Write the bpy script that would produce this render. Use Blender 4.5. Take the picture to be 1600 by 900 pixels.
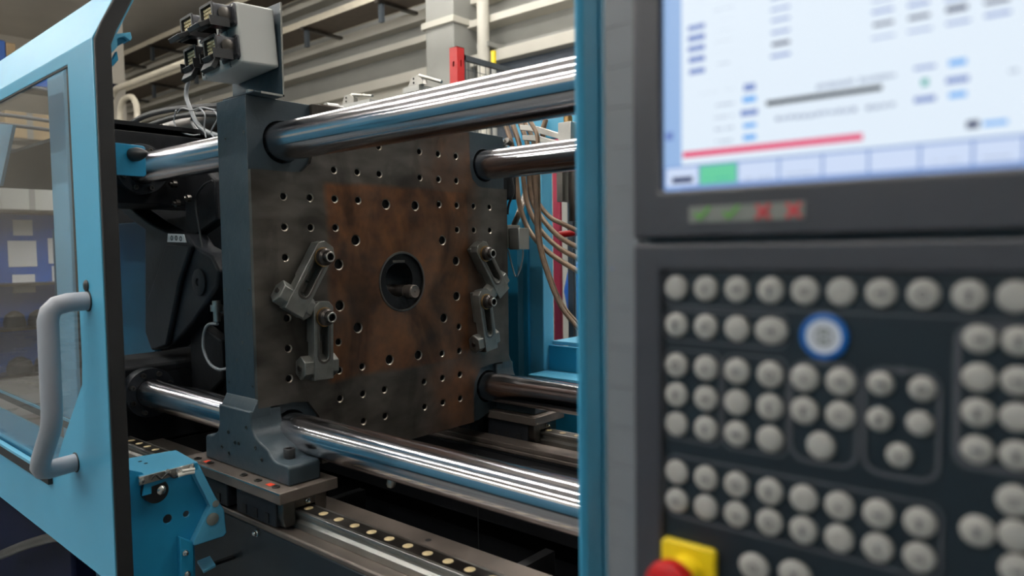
import bpy, bmesh, math, random
from mathutils import Vector, Matrix, Euler

# ---------------------------------------------------------------- scene, camera, light
scn = bpy.context.scene
for o in list(bpy.data.objects):
    bpy.data.objects.remove(o)
COL = scn.collection
R = math.radians
random.seed(7)
PI = math.pi

cam_d = bpy.data.cameras.new('camera')
cam = bpy.data.objects.new('camera', cam_d)
COL.objects.link(cam)
scn.camera = cam
CAM = Vector((1.477928, -1.279957, 0.08179))
yaw, pitch, roll = R(40.5314), R(3.05295), R(-0.80074)
fwd = Vector((-math.sin(yaw)*math.cos(pitch), math.cos(yaw)*math.cos(pitch), -math.sin(pitch)))
rgt = Vector((math.cos(yaw), math.sin(yaw), 0))
upv = rgt.cross(fwd)
rr = math.cos(roll)*rgt + math.sin(roll)*upv
uu = -math.sin(roll)*rgt + math.cos(roll)*upv
m = Matrix((rr, uu, -fwd)).transposed().to_4x4()
m.translation = CAM
cam.matrix_world = m
cam_d.sensor_width = 36
cam_d.lens = 1133.7087/1600*36
cam_d.clip_start = 0.02
cam_d.clip_end = 100
cam_d.dof.use_dof = True
cam_d.dof.focus_distance = 1.9
cam_d.dof.aperture_fstop = 3.9

world = bpy.data.worlds.new('hall_air')
scn.world = world
world.use_nodes = True
world.node_tree.nodes['Background'].inputs[0].default_value = (0.80, 0.86, 0.95, 1)
world.node_tree.nodes['Background'].inputs[1].default_value = 0.055

scn.view_settings.view_transform = 'Standard'
scn.view_settings.look = 'None'
scn.view_settings.gamma = 1.0
scn.view_settings.exposure = 0.0
scn.view_settings.use_curve_mapping = False

LAMP_LINES = [1.64, -1.0, -3.1, -5.5]     # y of the suspended light lines, all running along the machine
LAMP_STRENGTH = 108.0

# ---------------------------------------------------------------- materials
def lin(c):
    return tuple(((v/255)/12.92 if v/255 <= .04045 else ((v/255+.055)/1.055)**2.4) for v in c) + (1,)

def mat(name, color, rough=.5, metal=0., spec=.5, var=0., vscale=8., bump=0., bscale=60., rvar=0., coat=0., stretch=None, color2=None, emit=None, estr=0):
    """principled material with procedural noise variation of colour, roughness and relief"""
    mt = bpy.data.materials.new(name)
    mt.use_nodes = True
    nt = mt.node_tree
    p = nt.nodes['Principled BSDF']
    p.inputs['Base Color'].default_value = color
    p.inputs['Roughness'].default_value = rough
    p.inputs['Metallic'].default_value = metal
    p.inputs['Specular IOR Level'].default_value = spec
    p.inputs['Coat Weight'].default_value = coat
    tc = nt.nodes.new('ShaderNodeTexCoord')
    mp = nt.nodes.new('ShaderNodeMapping')
    nt.links.new(tc.outputs['Object'], mp.inputs[0])
    if stretch:
        mp.inputs['Scale'].default_value = stretch
    if var or rvar:
        n = nt.nodes.new('ShaderNodeTexNoise')
        n.inputs['Scale'].default_value = vscale
        n.inputs['Detail'].default_value = 5
        nt.links.new(mp.outputs[0], n.inputs['Vector'])
        rp = nt.nodes.new('ShaderNodeValToRGB')
        rp.color_ramp.elements[0].position = .32
        rp.color_ramp.elements[1].position = .68
        c2 = color2 if color2 else tuple(min(1, c*(1+var)) for c in color[:3]) + (1,)
        c1 = color if color2 else tuple(c*(1-var) for c in color[:3]) + (1,)
        rp.color_ramp.elements[0].color = c1
        rp.color_ramp.elements[1].color = c2
        nt.links.new(n.outputs['Fac'], rp.inputs[0])
        if var:
            nt.links.new(rp.outputs[0], p.inputs['Base Color'])
        if rvar:
            mr = nt.nodes.new('ShaderNodeMapRange')
            mr.inputs[3].default_value = max(.02, rough-rvar)
            mr.inputs[4].default_value = rough+rvar
            mr.inputs[1].default_value = .3
            mr.inputs[2].default_value = .7
            nt.links.new(n.outputs['Fac'], mr.inputs[0])
            nt.links.new(mr.outputs[0], p.inputs['Roughness'])
    if bump:
        n2 = nt.nodes.new('ShaderNodeTexNoise')
        n2.inputs['Scale'].default_value = bscale
        n2.inputs['Detail'].default_value = 3
        nt.links.new(mp.outputs[0], n2.inputs['Vector'])
        b = nt.nodes.new('ShaderNodeBump')
        b.inputs['Strength'].default_value = bump
        b.inputs['Distance'].default_value = .002
        nt.links.new(n2.outputs['Fac'], b.inputs['Height'])
        nt.links.new(b.outputs[0], p.inputs['Normal'])
    if emit:
        p.inputs['Emission Color'].default_value = emit
        p.inputs['Emission Strength'].default_value = estr
    return mt

BLUE = (0.09, 0.38, 0.57, 1)
M = {}
M['blue'] = mat('blue_powder_coat', BLUE, .38, var=.06, vscale=3, bump=.25, bscale=500)
M['blue_edge'] = mat('blue_powder_coat_edge', (0.12, .42, .60, 1), .35, var=.03)
M['blue_post_shade'] = mat('post_blue_with_painted_shade', (0.045, 0.27, 0.43, 1), .5, spec=.3, var=.04)  # the door's blue, darkened to carry the shade on the post
M['pale_blue'] = mat('pale_blue_paint', (0.22, 0.46, 0.62, 1), .4, var=.03)
M['bed_shade'] = mat('bed_colour_with_painted_shade', (0.009, 0.015, 0.021, 1), .45, var=.2, vscale=4)  # bed colour darkened: the shade on its face is painted in
M['blue_inner_shade'] = mat('inner_blue_with_painted_shade', (0.007, 0.060, 0.105, 1), .45, var=.1, vscale=4)  # guard blue darkened to stand in for shade under the machine covers
M['blue_far'] = mat('muted_blue_paint', (0.05, 0.17, 0.25, 1), .45, var=.15, vscale=2)
M['blue_deep'] = mat('blue_gloss_paint', (0.015, 0.24, 0.42, 1), .35, var=.1, vscale=4)
M['dark_paint'] = mat('dark_machine_paint', (0.028, 0.043, 0.053, 1), .42, var=.15, vscale=6, bump=.5, bscale=45, rvar=.06)
M['black_paint'] = mat('black_machine_paint', (0.008, 0.0085, 0.010, 1), .6, spec=.2, var=.3, vscale=5, bump=.3, bscale=60)
M['arm_paint'] = mat('dark_grey_cast_paint', (0.013, 0.015, 0.019, 1), .5, spec=.3, var=.25, vscale=7, bump=.3, bscale=40)
M['pit'] = mat('oily_black_steel', (0.006, 0.006, 0.007, 1), .6, var=.3, vscale=4)
M['seal'] = mat('black_rubber_seal', (0.013, 0.012, 0.012, 1), .55, var=.15, vscale=20)
M['rubber'] = mat('black_rubber', (0.015, 0.015, 0.016, 1), .5, var=.2)
M['handle'] = mat('grey_plastic_handle', (0.34, 0.35, 0.38, 1), .38, var=.04)
M['steel'] = mat('machined_steel', (0.42, 0.41, 0.38, 1), .38, 1, var=.12, vscale=14, rvar=.08, bump=.15, bscale=200)
M['steel_dark'] = mat('oiled_dark_steel', (0.13, 0.12, 0.11, 1), .38, 1, var=.3, vscale=12, rvar=.1)
M['steel_brown'] = mat('oily_brown_steel', (0.17, 0.14, 0.12, 1), .45, .6, var=.25, vscale=9, rvar=.1)
M['clamp'] = mat('zinc_grey_clamp_steel', (0.20, 0.20, 0.185, 1), .40, .75, var=.15, vscale=40, rvar=.1, bump=.3, bscale=150)
M['bolt'] = mat('black_oxide_bolt', (0.07, 0.06, 0.055, 1), .35, .8, var=.2, vscale=60)
M['brass'] = mat('brass', (0.45, 0.28, 0.12, 1), .35, 1, var=.15, vscale=50)
M['bright'] = mat('bright_zinc', (0.7, 0.7, 0.68, 1), .25, 1, var=.1, vscale=50)
M['cream_dot'] = mat('cream_plastic_plug', (0.55, 0.43, 0.24, 1), .5, var=.25, vscale=60)
M['light_box'] = mat('light_grey_enclosure', (0.50, 0.50, 0.47, 1), .45, var=.03)
M['grey_cable'] = mat('grey_cable', (0.20, 0.21, 0.22, 1), .45, var=.06)
M['black_cable'] = mat('black_hose', (0.02, 0.021, 0.023, 1), .38, var=.2)
M['hose'] = mat('brown_hydraulic_hose', (0.22, 0.15, 0.10, 1), .33, .25, var=.3, vscale=20)
M['red'] = mat('red_powder_coat', (0.55, 0.02, 0.02, 1), .4, var=.05)
M['red_plastic'] = mat('red_plastic', (0.45, 0.008, 0.008, 1), .35, var=.05)
M['crimson'] = mat('crimson_steel', (0.36, 0.02, 0.05, 1), .5, var=.05)
M['orange_mark'] = mat('orange_red_marker_paint', (0.9, 0.07, 0.02, 1), .6, var=.1)
M['yellow'] = mat('yellow_plastic', (0.85, 0.62, 0.01, 1), .4, var=.03)
M['wall'] = mat('painted_wall', (0.50, 0.48, 0.42, 1), .8, var=.04, vscale=1.5)
M['wall_grey'] = mat('grey_wall_sheet', (0.27, 0.27, 0.25, 1), .75, var=.06, vscale=1.5)
M['wall_end'] = mat('beige_end_wall', (0.58, 0.54, 0.47, 1), .8, var=.15, vscale=.4)
M['navy'] = mat('dark_blue_band', (0.05, 0.065, 0.085, 1), .5, var=.1)
M['ceiling'] = mat('ceiling_sheet', (0.72, 0.68, 0.62, 1), .8, var=.06, vscale=1)
M['floor'] = mat('grey_epoxy_floor', (0.16, 0.16, 0.155, 1), .3, var=.15, vscale=2, rvar=.1)
M['tray_dark'] = mat('brown_tray_underside', (0.13, 0.10, 0.075, 1), .6, var=.1)
M['tray_light'] = mat('cream_tray_edge', (0.55, 0.50, 0.40, 1), .5, var=.05)
M['pipe'] = mat('ivory_pipe', (0.55, 0.50, 0.40, 1), .35, var=.06)
M['bin_blue'] = mat('royal_blue_plastic', (0.0, 0.09, 0.42, 1), .4, var=.1, vscale=2)
M['navy_bin'] = mat('navy_plastic', (0.003, 0.005, 0.022, 1), .6, spec=.15, var=.1)
M['paper'] = mat('white_paper', (0.72, 0.72, 0.72, 1), .7, var=.03)
M['cardboard'] = mat('cardboard', (0.42, 0.30, 0.17, 1), .8, var=.08)
M['console_side'] = mat('mid_grey_console_metal', (0.17, 0.18, 0.195, 1), .45, var=.05, bump=.1)
M['bezel'] = mat('charcoal_console_plastic', (0.042, 0.042, 0.050, 1), .42, var=.05, bump=.1, bscale=300)
M['keypad'] = mat('blue_black_membrane', (0.010, 0.016, 0.022, 1), .42, var=.06)
M['key_line'] = mat('grey_membrane_print', (0.075, 0.077, 0.088, 1), .5, var=.03)
M['key'] = mat('light_grey_key_cap', (0.37, 0.355, 0.33, 1), .5, var=.03)
M['key_icon'] = mat('dark_key_print', (0.14, 0.14, 0.14, 1), .5, var=.03)
M['badge_blue'] = mat('blue_badge_ring', (0.0, 0.11, 0.42, 1), .4, var=.03)
M['badge_white'] = mat('white_badge', (0.62, 0.65, 0.72, 1), .4, var=.03)
M['strip_grey'] = mat('grey_label_strip', (0.20, 0.21, 0.19, 1), .5, var=.03)
M['green'] = mat('green_print', (0.12, 0.42, 0.03, 1), .5, var=.03)
M['red_print'] = mat('red_print', (0.55, 0.04, 0.05, 1), .5, var=.03)
M['mesh_wire'] = mat('dark_fence_wire', (0.04, 0.05, 0.06, 1), .5, var=.05)
M['pin'] = mat('ivory_contact_block', (0.60, 0.50, 0.30, 1), .5, var=.15, vscale=300)
M['hood'] = mat('grey_die_cast_hood', (0.10, 0.10, 0.11, 1), .38, .7, var=.2, vscale=60)
M['lamp_body'] = mat('white_lamp_housing', (0.6, 0.6, 0.6, 1), .5, var=.02)
M['white_tie'] = mat('white_cable_end', (0.75, 0.72, 0.65, 1), .5, var=.03)
M['tube'] = mat('glowing_tube', (1, 1, 1, 1), .5, emit=(1.0, 0.97, 0.92, 1), estr=LAMP_STRENGTH)

def chrome():
    mt = mat('hard_chromed_steel', (0.60, 0.59, 0.625, 1), .11, 1)
    nt = mt.node_tree
    p = nt.nodes['Principled BSDF']
    tc = nt.nodes.new('ShaderNodeTexCoord')
    mp = nt.nodes.new('ShaderNodeMapping')
    mp.inputs['Scale'].default_value = (1.2, 30, 30)
    nt.links.new(tc.outputs['Object'], mp.inputs[0])
    n = nt.nodes.new('ShaderNodeTexNoise')
    n.inputs['Scale'].default_value = 6
    n.inputs['Detail'].default_value = 4
    nt.links.new(mp.outputs[0], n.inputs['Vector'])
    mr = nt.nodes.new('ShaderNodeMapRange')
    mr.inputs[1].default_value = .3; mr.inputs[2].default_value = .7
    mr.inputs[3].default_value = .13; mr.inputs[4].default_value = .16
    nt.links.new(n.outputs['Fac'], mr.inputs[0])
    nt.links.new(mr.outputs[0], p.inputs['Roughness'])
    return mt
def ground_chrome():
    mt = chrome()
    nt = mt.node_tree
    p = nt.nodes['Principled BSDF']
    tg = nt.nodes.new('ShaderNodeTangent'); tg.direction_type = 'RADIAL'; tg.axis = 'X'
    nt.links.new(tg.outputs[0], p.inputs['Tangent'])
    p.inputs['Anisotropic'].default_value = .96
    p.inputs['Anisotropic Rotation'].default_value = .25
    return mt
M['chrome'] = ground_chrome()

def rust_plate():
    """machined platen face: dark oily steel, a rust-brown field in the middle, fine horizontal machining marks"""
    mt = bpy.data.materials.new('oily_rusted_platen_steel')
    mt.use_nodes = True
    nt = mt.node_tree
    L = nt.links.new
    N = nt.nodes.new
    p = nt.nodes['Principled BSDF']
    tc = N('ShaderNodeTexCoord')
    sep = N('ShaderNodeSeparateXYZ')
    L(tc.outputs['Object'], sep.inputs[0])
    def math_(op, a, b=None, clamp=False):
        n = N('ShaderNodeMath'); n.operation = op; n.use_clamp = clamp
        for i, v in enumerate((a, b)):
            if v is None: continue
            if isinstance(v, (int, float)): n.inputs[i].default_value = v
            else: L(v, n.inputs[i])
        return n.outputs[0]
    n1 = N('ShaderNodeTexNoise'); n1.inputs['Scale'].default_value = 5; n1.inputs['Detail'].default_value = 6
    n2 = N('ShaderNodeTexNoise'); n2.inputs['Scale'].default_value = 22; n2.inputs['Detail'].default_value = 6
    mp = N('ShaderNodeMapping'); mp.inputs['Scale'].default_value = (1, 1.2, 3.2)
    L(tc.outputs['Object'], mp.inputs[0])
    n3 = N('ShaderNodeTexNoise'); n3.inputs['Scale'].default_value = 9; n3.inputs['Detail'].default_value = 5
    L(mp.outputs[0], n3.inputs['Vector'])
    L(tc.outputs['Object'], n1.inputs['Vector']); L(tc.outputs['Object'], n2.inputs['Vector'])
    # mould footprint: where a mould sat the steel has rusted brown; its outline is a rectangle
    y, z = sep.outputs[1], sep.outputs[2]
    wob = math_('MULTIPLY', math_('SUBTRACT', n1.outputs[0], .5), .035)
    ay = math_('ABSOLUTE', math_('SUBTRACT', math_('ADD', y, wob), .012))
    az = math_('ABSOLUTE', math_('SUBTRACT', math_('ADD', z, wob), .42))
    def step(v, e, s): # 1 inside
        r = N('ShaderNodeMapRange'); r.inputs[1].default_value = e; r.inputs[2].default_value = e+s
        r.inputs[3].default_value = 1; r.inputs[4].default_value = 0; L(v, r.inputs[0]); return r.outputs[0]
    inside = math_('MULTIPLY', step(ay, .236, .018), step(az, .235, .014))
    right = N('ShaderNodeMapRange'); right.inputs[1].default_value = .02; right.inputs[2].default_value = .2
    L(y, right.inputs[0])
    rt = math_('MULTIPLY', right.outputs[0], math_('MULTIPLY', step(ay, .245, .06), .75))
    pat = N('ShaderNodeMapRange'); pat.inputs[1].default_value = .3; pat.inputs[2].default_value = .62
    L(n1.outputs[0], pat.inputs[0])
    f = math_('MAXIMUM', math_('MULTIPLY', inside, math_('ADD', math_('MULTIPLY', pat.outputs[0], .45), .55)), math_('MULTIPLY', rt, pat.outputs[0]), True)
    rust = N('ShaderNodeValToRGB')
    rust.color_ramp.elements[0].position = .3; rust.color_ramp.elements[0].color = (0.095, 0.042, 0.022, 1)
    rust.color_ramp.elements[1].position = .7; rust.color_ramp.elements[1].color = (0.235, 0.090, 0.030, 1)
    L(n2.outputs[0], rust.inputs[0])
    stl = N('ShaderNodeValToRGB')
    stl.color_ramp.elements[0].position = .3; stl.color_ramp.elements[0].color = (0.058, 0.050, 0.042, 1)
    stl.color_ramp.elements[1].position = .72; stl.color_ramp.elements[1].color = (0.115, 0.102, 0.088, 1)
    L(n3.outputs[0], stl.inputs[0])
    mx = N('ShaderNodeMix'); mx.data_type = 'RGBA'
    L(f, mx.inputs[0]); L(stl.outputs[0], mx.inputs[6]); L(rust.outputs[0], mx.inputs[7])
    # dark oil stains
    st = N('ShaderNodeMapRange'); st.inputs[1].default_value = .35; st.inputs[2].default_value = .5; st.inputs[3].default_value = .4; st.inputs[4].default_value = 1
    n4 = N('ShaderNodeTexNoise'); n4.inputs['Scale'].default_value = 7; n4.inputs['Detail'].default_value = 4; n4.inputs['Distortion'].default_value = .6
    mp4 = N('ShaderNodeMapping'); mp4.inputs['Location'].default_value = (3, 5, 1); mp4.inputs['Scale'].default_value = (1, 1, .55)
    L(tc.outputs['Object'], mp4.inputs[0]); L(mp4.outputs[0], n4.inputs['Vector']); L(n4.outputs[0], st.inputs[0])
    m2 = N('ShaderNodeMix'); m2.data_type = 'RGBA'; m2.blend_type = 'MULTIPLY'; m2.inputs[0].default_value = 1
    L(mx.outputs[2], m2.inputs[6]); L(st.outputs[0], m2.inputs[7])
    L(m2.outputs[2], p.inputs['Base Color'])
    p.inputs['Metallic'].default_value = .55
    rg = N('ShaderNodeMapRange'); rg.inputs[1].default_value = .3; rg.inputs[2].default_value = .7; rg.inputs[3].default_value = .34; rg.inputs[4].default_value = .56
    L(n3.outputs[0], rg.inputs[0]); L(rg.outputs[0], p.inputs['Roughness'])
    b = N('ShaderNodeBump'); b.inputs['Strength'].default_value = .12; b.inputs['Distance'].default_value = .001
    L(n3.outputs[0], b.inputs['Height']); L(b.outputs[0], p.inputs['Normal'])
    return mt
M['platen'] = rust_plate()

def glass():
    mt = bpy.data.materials.new('clear_safety_glass')
    mt.use_nodes = True
    nt = mt.node_tree
    for n in list(nt.nodes):
        if n.type == 'BSDF_PRINCIPLED': nt.nodes.remove(n)
    out = [n for n in nt.nodes if n.type == 'OUTPUT_MATERIAL'][0]
    t = nt.nodes.new('ShaderNodeBsdfTransparent'); t.inputs[0].default_value = (.95, .97, .98, 1)
    g = nt.nodes.new('ShaderNodeBsdfGlossy'); g.inputs['Roughness'].default_value = .02
    lw = nt.nodes.new('ShaderNodeLayerWeight'); lw.inputs[0].default_value = .5
    pw = nt.nodes.new('ShaderNodeMath'); pw.operation = 'POWER'; pw.inputs[1].default_value = 5; nt.links.new(lw.outputs['Facing'], pw.inputs[0])
    fr = nt.nodes.new('ShaderNodeMath'); fr.operation = 'MULTIPLY_ADD'; fr.inputs[1].default_value = .9; fr.inputs[2].default_value = .05; nt.links.new(pw.outputs[0], fr.inputs[0])
    mx = nt.nodes.new('ShaderNodeMixShader')
    nt.links.new(fr.outputs[0], mx.inputs[0]); nt.links.new(t.outputs[0], mx.inputs[1]); nt.links.new(g.outputs[0], mx.inputs[2])
    nt.links.new(mx.outputs[0], out.inputs[0])
    return mt
M['glass'] = glass()

# ---------------------------------------------------------------- mesh helpers
class B:
    """collects shapes, then links them as ONE mesh object"""
    def __init__(s):
        s.bm = bmesh.new(); s.mi = 0
    def _fin(s, vs):
        for v in vs:
            for f in v.link_faces: f.material_index = s.mi
        return s
    def box(s, x0, x1, y0, y1, z0, z1):
        v = [s.bm.verts.new((x, y, z)) for x in (x0, x1) for y in (y0, y1) for z in (z0, z1)]
        for q in ((0,1,3,2), (4,6,7,5), (0,4,5,1), (2,3,7,6), (0,2,6,4), (1,5,7,3)):
            f = s.bm.faces.new([v[i] for i in q]); f.material_index = s.mi
        return s
    def cbox(s, c, d, rot=None):
        n0 = len(s.bm.verts); s.bm.verts.ensure_lookup_table()
        s.box(-d[0]/2, d[0]/2, -d[1]/2, d[1]/2, -d[2]/2, d[2]/2)
        s.bm.verts.ensure_lookup_table()
        mt = Matrix.Translation(c) @ (Euler(rot).to_matrix().to_4x4() if rot else Matrix())
        for v in s.bm.verts[n0:]: v.co = mt @ v.co
        return s
    def rings(s, rings, cap=True, closed=False, smooth=True):
        R_ = [[s.bm.verts.new(p) for p in r] for r in rings]
        n = len(R_[0])
        k = len(R_) if closed else len(R_)-1
        for i in range(k):
            a, b = R_[i], R_[(i+1) % len(R_)]
            for j in range(n):
                f = s.bm.faces.new((a[j], a[(j+1) % n], b[(j+1) % n], b[j])); f.material_index = s.mi; f.smooth = smooth
        if cap and not closed:
            f = s.bm.faces.new(R_[0][::-1]); f.material_index = s.mi
            f = s.bm.faces.new(R_[-1]); f.material_index = s.mi
        return s
    def lathe(s, p, axis, prof, n=24, cap=True):
        """prof = [(distance along axis, radius)]"""
        a = Vector(axis).normalized()
        u = a.orthogonal().normalized(); w = a.cross(u)
        p = Vector(p)
        return s.rings([[p + a*d + (u*math.cos(2*PI*j/n) + w*math.sin(2*PI*j/n))*max(r, 1e-5) for j in range(n)] for d, r in prof], cap)
    def cyl(s, p0, p1, r, n=20):
        p0, p1 = Vector(p0), Vector(p1)
        return s.lathe(p0, p1-p0, [(0, r), ((p1-p0).length, r)], n)
    def tube(s, pts, r, n=10, closed=False, flat=None):
        pts = [Vector(p) for p in pts]
        rs = []
        up = None
        for i, p in enumerate(pts):
            a = pts[max(i-1, 0)]; b = pts[min(i+1, len(pts)-1)]
            t = (b-a).normalized()
            u = t.orthogonal().normalized() if up is None else (up - t*up.dot(t)).normalized()
            up = u; w = t.cross(u)
            rad = r[i] if isinstance(r, (list, tuple)) else r
            rs.append([p + (u*math.cos(2*PI*j/n) + w*math.sin(2*PI*j/n))*rad for j in range(n)])
        return s.rings(rs)
    def prism(s, pts, axis, a0, a1):
        """2D outline swept along an axis; pts are the two other coordinates in x,y,z order"""
        def P(q, a):
            return {'x': (a, q[0], q[1]), 'y': (q[0], a, q[1]), 'z': (q[0], q[1], a)}[axis]
        A = [s.bm.verts.new(P(q, a0)) for q in pts]; Bv = [s.bm.verts.new(P(q, a1)) for q in pts]
        n = len(pts)
        fs = [s.bm.faces.new(A[::-1]), s.bm.faces.new(Bv)]
        for i in range(n): fs.append(s.bm.faces.new((A[i], A[(i+1) % n], Bv[(i+1) % n], Bv[i])))
        for f in fs: f.material_index = s.mi
        return s
    def plate(s, outline, holes, axis, a0, a1):
        """flat plate with real through holes; outline and holes are lists of 2D points"""
        cu = bpy.data.curves.new('tmp', 'CURVE'); cu.dimensions = '2D'; cu.fill_mode = 'BOTH'; cu.extrude = abs(a1-a0)/2
        for loop in [outline]+holes:
            sp = cu.splines.new('POLY'); sp.points.add(len(loop)-1); sp.use_cyclic_u = True
            for q, pt in zip(loop, sp.points): pt.co = (q[0], q[1], 0, 1)
        ob = bpy.data.objects.new('tmp', cu); COL.objects.link(ob)
        dg = bpy.context.evaluated_depsgraph_get()
        me = bpy.data.meshes.new_from_object(ob.evaluated_get(dg))
        bpy.data.objects.remove(ob); bpy.data.curves.remove(cu)
        mid = (a0+a1)/2
        vm = []
        for v in me.vertices:
            q0, q1, a = v.co
            a += mid
            vm.append(s.bm.verts.new({'x': (a, q0, q1), 'y': (q0, a, q1), 'z': (q0, q1, a)}[axis]))
        for f in me.polygons:
            try:
                nf = s.bm.faces.new([vm[i] for i in f.vertices]); nf.material_index = s.mi
            except ValueError: pass
        bpy.data.meshes.remove(me)
        return s
    def xf(s, mt):
        for v in s.bm.verts: v.co = mt @ v.co
        return s
    def build(s, name, mats, parent=None, bevel=0, smooth=True, weld=True, angle=35, seg=2):
        if weld: bmesh.ops.remove_doubles(s.bm, verts=s.bm.verts, dist=1e-6)
        bmesh.ops.recalc_face_normals(s.bm, faces=s.bm.faces)
        if parent is not None:
            loc = Vector((0, 0, 0)); q = parent
            while q is not None and not q.get('_local'): loc += q.location; q = q.parent
            for v in s.bm.verts: v.co -= loc
        me = bpy.data.meshes.new(name)
        s.bm.to_mesh(me); s.bm.free()
        if not isinstance(mats, (list, tuple)): mats = [mats]
        for q in mats: me.materials.append(M[q] if isinstance(q, str) else q)
        if smooth:
            me.shade_smooth()
            try: me.set_sharp_from_angle(angle=R(angle))
            except Exception: pass
        o = bpy.data.objects.new(name, me); COL.objects.link(o)
        if parent is not None: o.parent = parent
        if bevel:
            bv = o.modifiers.new('soft_edges', 'BEVEL'); bv.width = bevel; bv.segments = seg; bv.limit_method = 'ANGLE'; bv.angle_limit = R(40)
        return o

def circ(cx, cy, r, n=24, a0=0):
    return [(cx + r*math.cos(a0+2*PI*j/n), cy + r*math.sin(a0+2*PI*j/n)) for j in range(n)]
def rrect(x0, x1, y0, y1, r, n=5):
    o = []
    for cx, cy, a in ((x1-r, y1-r, 0), (x0+r, y1-r, PI/2), (x0+r, y0+r, PI), (x1-r, y0+r, 1.5*PI)):
        o += [(cx + r*math.cos(a+PI/2*j/n), cy + r*math.sin(a+PI/2*j/n)) for j in range(n+1)]
    return o
def smooth_path(pts, n=8):
    """Catmull-Rom through the points"""
    p = [Vector(q) for q in pts]
    p = [p[0]*2-p[1]] + p + [p[-1]*2-p[-2]]
    o = []
    for i in range(1, len(p)-2):
        for k in range(n):
            t = k/n
            o.append(.5*((2*p[i]) + (p[i+1]-p[i-1])*t + (2*p[i-1]-5*p[i]+4*p[i+1]-p[i+2])*t*t + (3*p[i]-p[i-1]-3*p[i+1]+p[i+2])*t**3))
    o.append(p[-2])
    return o
def tag(o, label=None, cat=None, group=None, kind=None):
    if label: o['label'] = label
    if cat: o['category'] = cat
    if group: o['group'] = group
    if kind: o['kind'] = kind
    return o
def thing(name, loc, label, cat, group=None):
    o = bpy.data.objects.new(name, None); COL.objects.link(o); o.location = loc; o.empty_display_size = .05
    return tag(o, label, cat, group)
def struct(name, b, m_, **k):
    return tag(b.build(name, m_, None, **k), kind='structure')
def copy_tree(o, parent=None):
    c = o.copy(); COL.objects.link(c)
    if parent is not None: c.parent = parent
    for ch in list(o.children): copy_tree(ch, c)
    return c

# ---------------------------------------------------------------- the hall
FZ = -1.35
struct('floor', B().box(-19, 7, -8, 7.2, FZ-.1, FZ), 'floor')
struct('ceiling', B().box(-19, 7, -8, 7.2, 5.3, 5.4), 'ceiling')
struct('wall_back', B().box(-18.9, 7, 7.1, 7.25, FZ, 5.3), 'wall_grey')
struct('wall_left', B().box(-19, -18.85, -8, 7.1, FZ, 5.3), 'wall_end')
struct('wall_right', B().box(7, 7.1, -8, 7.2, FZ, 5.3), 'wall_grey')
struct('wall_front', B().box(-19, 7, -8.1, -8, FZ, 5.3), 'wall')
# horizontal sheet profile of the back wall: proud cream fascias between grey recesses
for i, (z0, z1, d, mm_) in enumerate(((2.86, 3.03, .25, 'wall'), (3.42, 3.53, .30, 'wall'), (3.80, 3.97, .22, 'wall'), (4.25, 4.34, .30, 'wall'), (4.7, 4.86, .25, 'wall'))):
    struct('trim_%d' % (i+1), B().box(-18.8, 6.9, 7.1-d, 7.1, z0, z1), mm_, bevel=.01)
struct('trim_6', B().box(-18.8, -6.6, 7.0, 7.1, 0.4, 2.86), 'wall')
struct('trim_7', B().box(-6.6, 6.9, 7.02, 7.1, 1.6, 2.86), 'navy')
# pilaster and down pipe on the back wall
t = thing('wall_pillar', (-6.6, 6.75, FZ), 'pale grey pillar on the back wall above the red fence post', 'pillar')
B().box(-6.85, -6.25, 6.5, 7.1, FZ+.002, 5.3).build('shaft', 'wall_grey', t, bevel=.02)
B().box(-6.9, -6.2, 6.45, 7.1, 3.45, 3.55).build('collar', 'wall', t, bevel=.01)
t = thing('down_pipe', (-5.85, 6.8, FZ), 'light grey vertical pipe beside the wall pillar', 'pipe')
B().cyl((-5.85, 6.72, FZ+.002), (-5.85, 6.72, 5.3), .09).build('pipe', 'wall', t)
B().box(-5.97, -5.73, 6.7, 7.1, 3.05, 3.12).build('clip', 'wall_grey', t)

# overhead cable trays running along the hall
def tray(y, z, w, h, label):
    t = thing('overhead_tray', (-10, y, z), label, 'cable tray', 'overhead trays along the hall')
    B().box(-18.5, -6.95, y-w/2, y+w/2, z, z+.02).build('tray_floor', 'tray_dark', t)
    B().box(-18.5, -6.95, y-w/2-.012, y-w/2, z-.01, z+h).build('rail', 'tray_light', t)
    B().box(-18.5, -6.95, y+w/2, y+w/2+.012, z-.01, z+h).build('rail', 'tray_light', t)
    for k in range(6):
        x = -17.5+2*k
        B().box(x, x+.08, y-w/2-.03, 7.12, z-.06, z-.015).build('cross_bar', 'steel_dark', t)
        B().box(x, x+.08, y-w/2+.04, y-w/2+.10, z-.34, z-.061).build('drop_bracket', 'mesh_wire', t)
    return t
tray(6.38, 3.96, .60, .10, 'lower cream and brown overhead cable tray crossing behind the grey connector box')
tray(6.38, 4.80, .60, .10, 'upper cream and brown overhead cable tray at the top edge of the photo')
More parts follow.
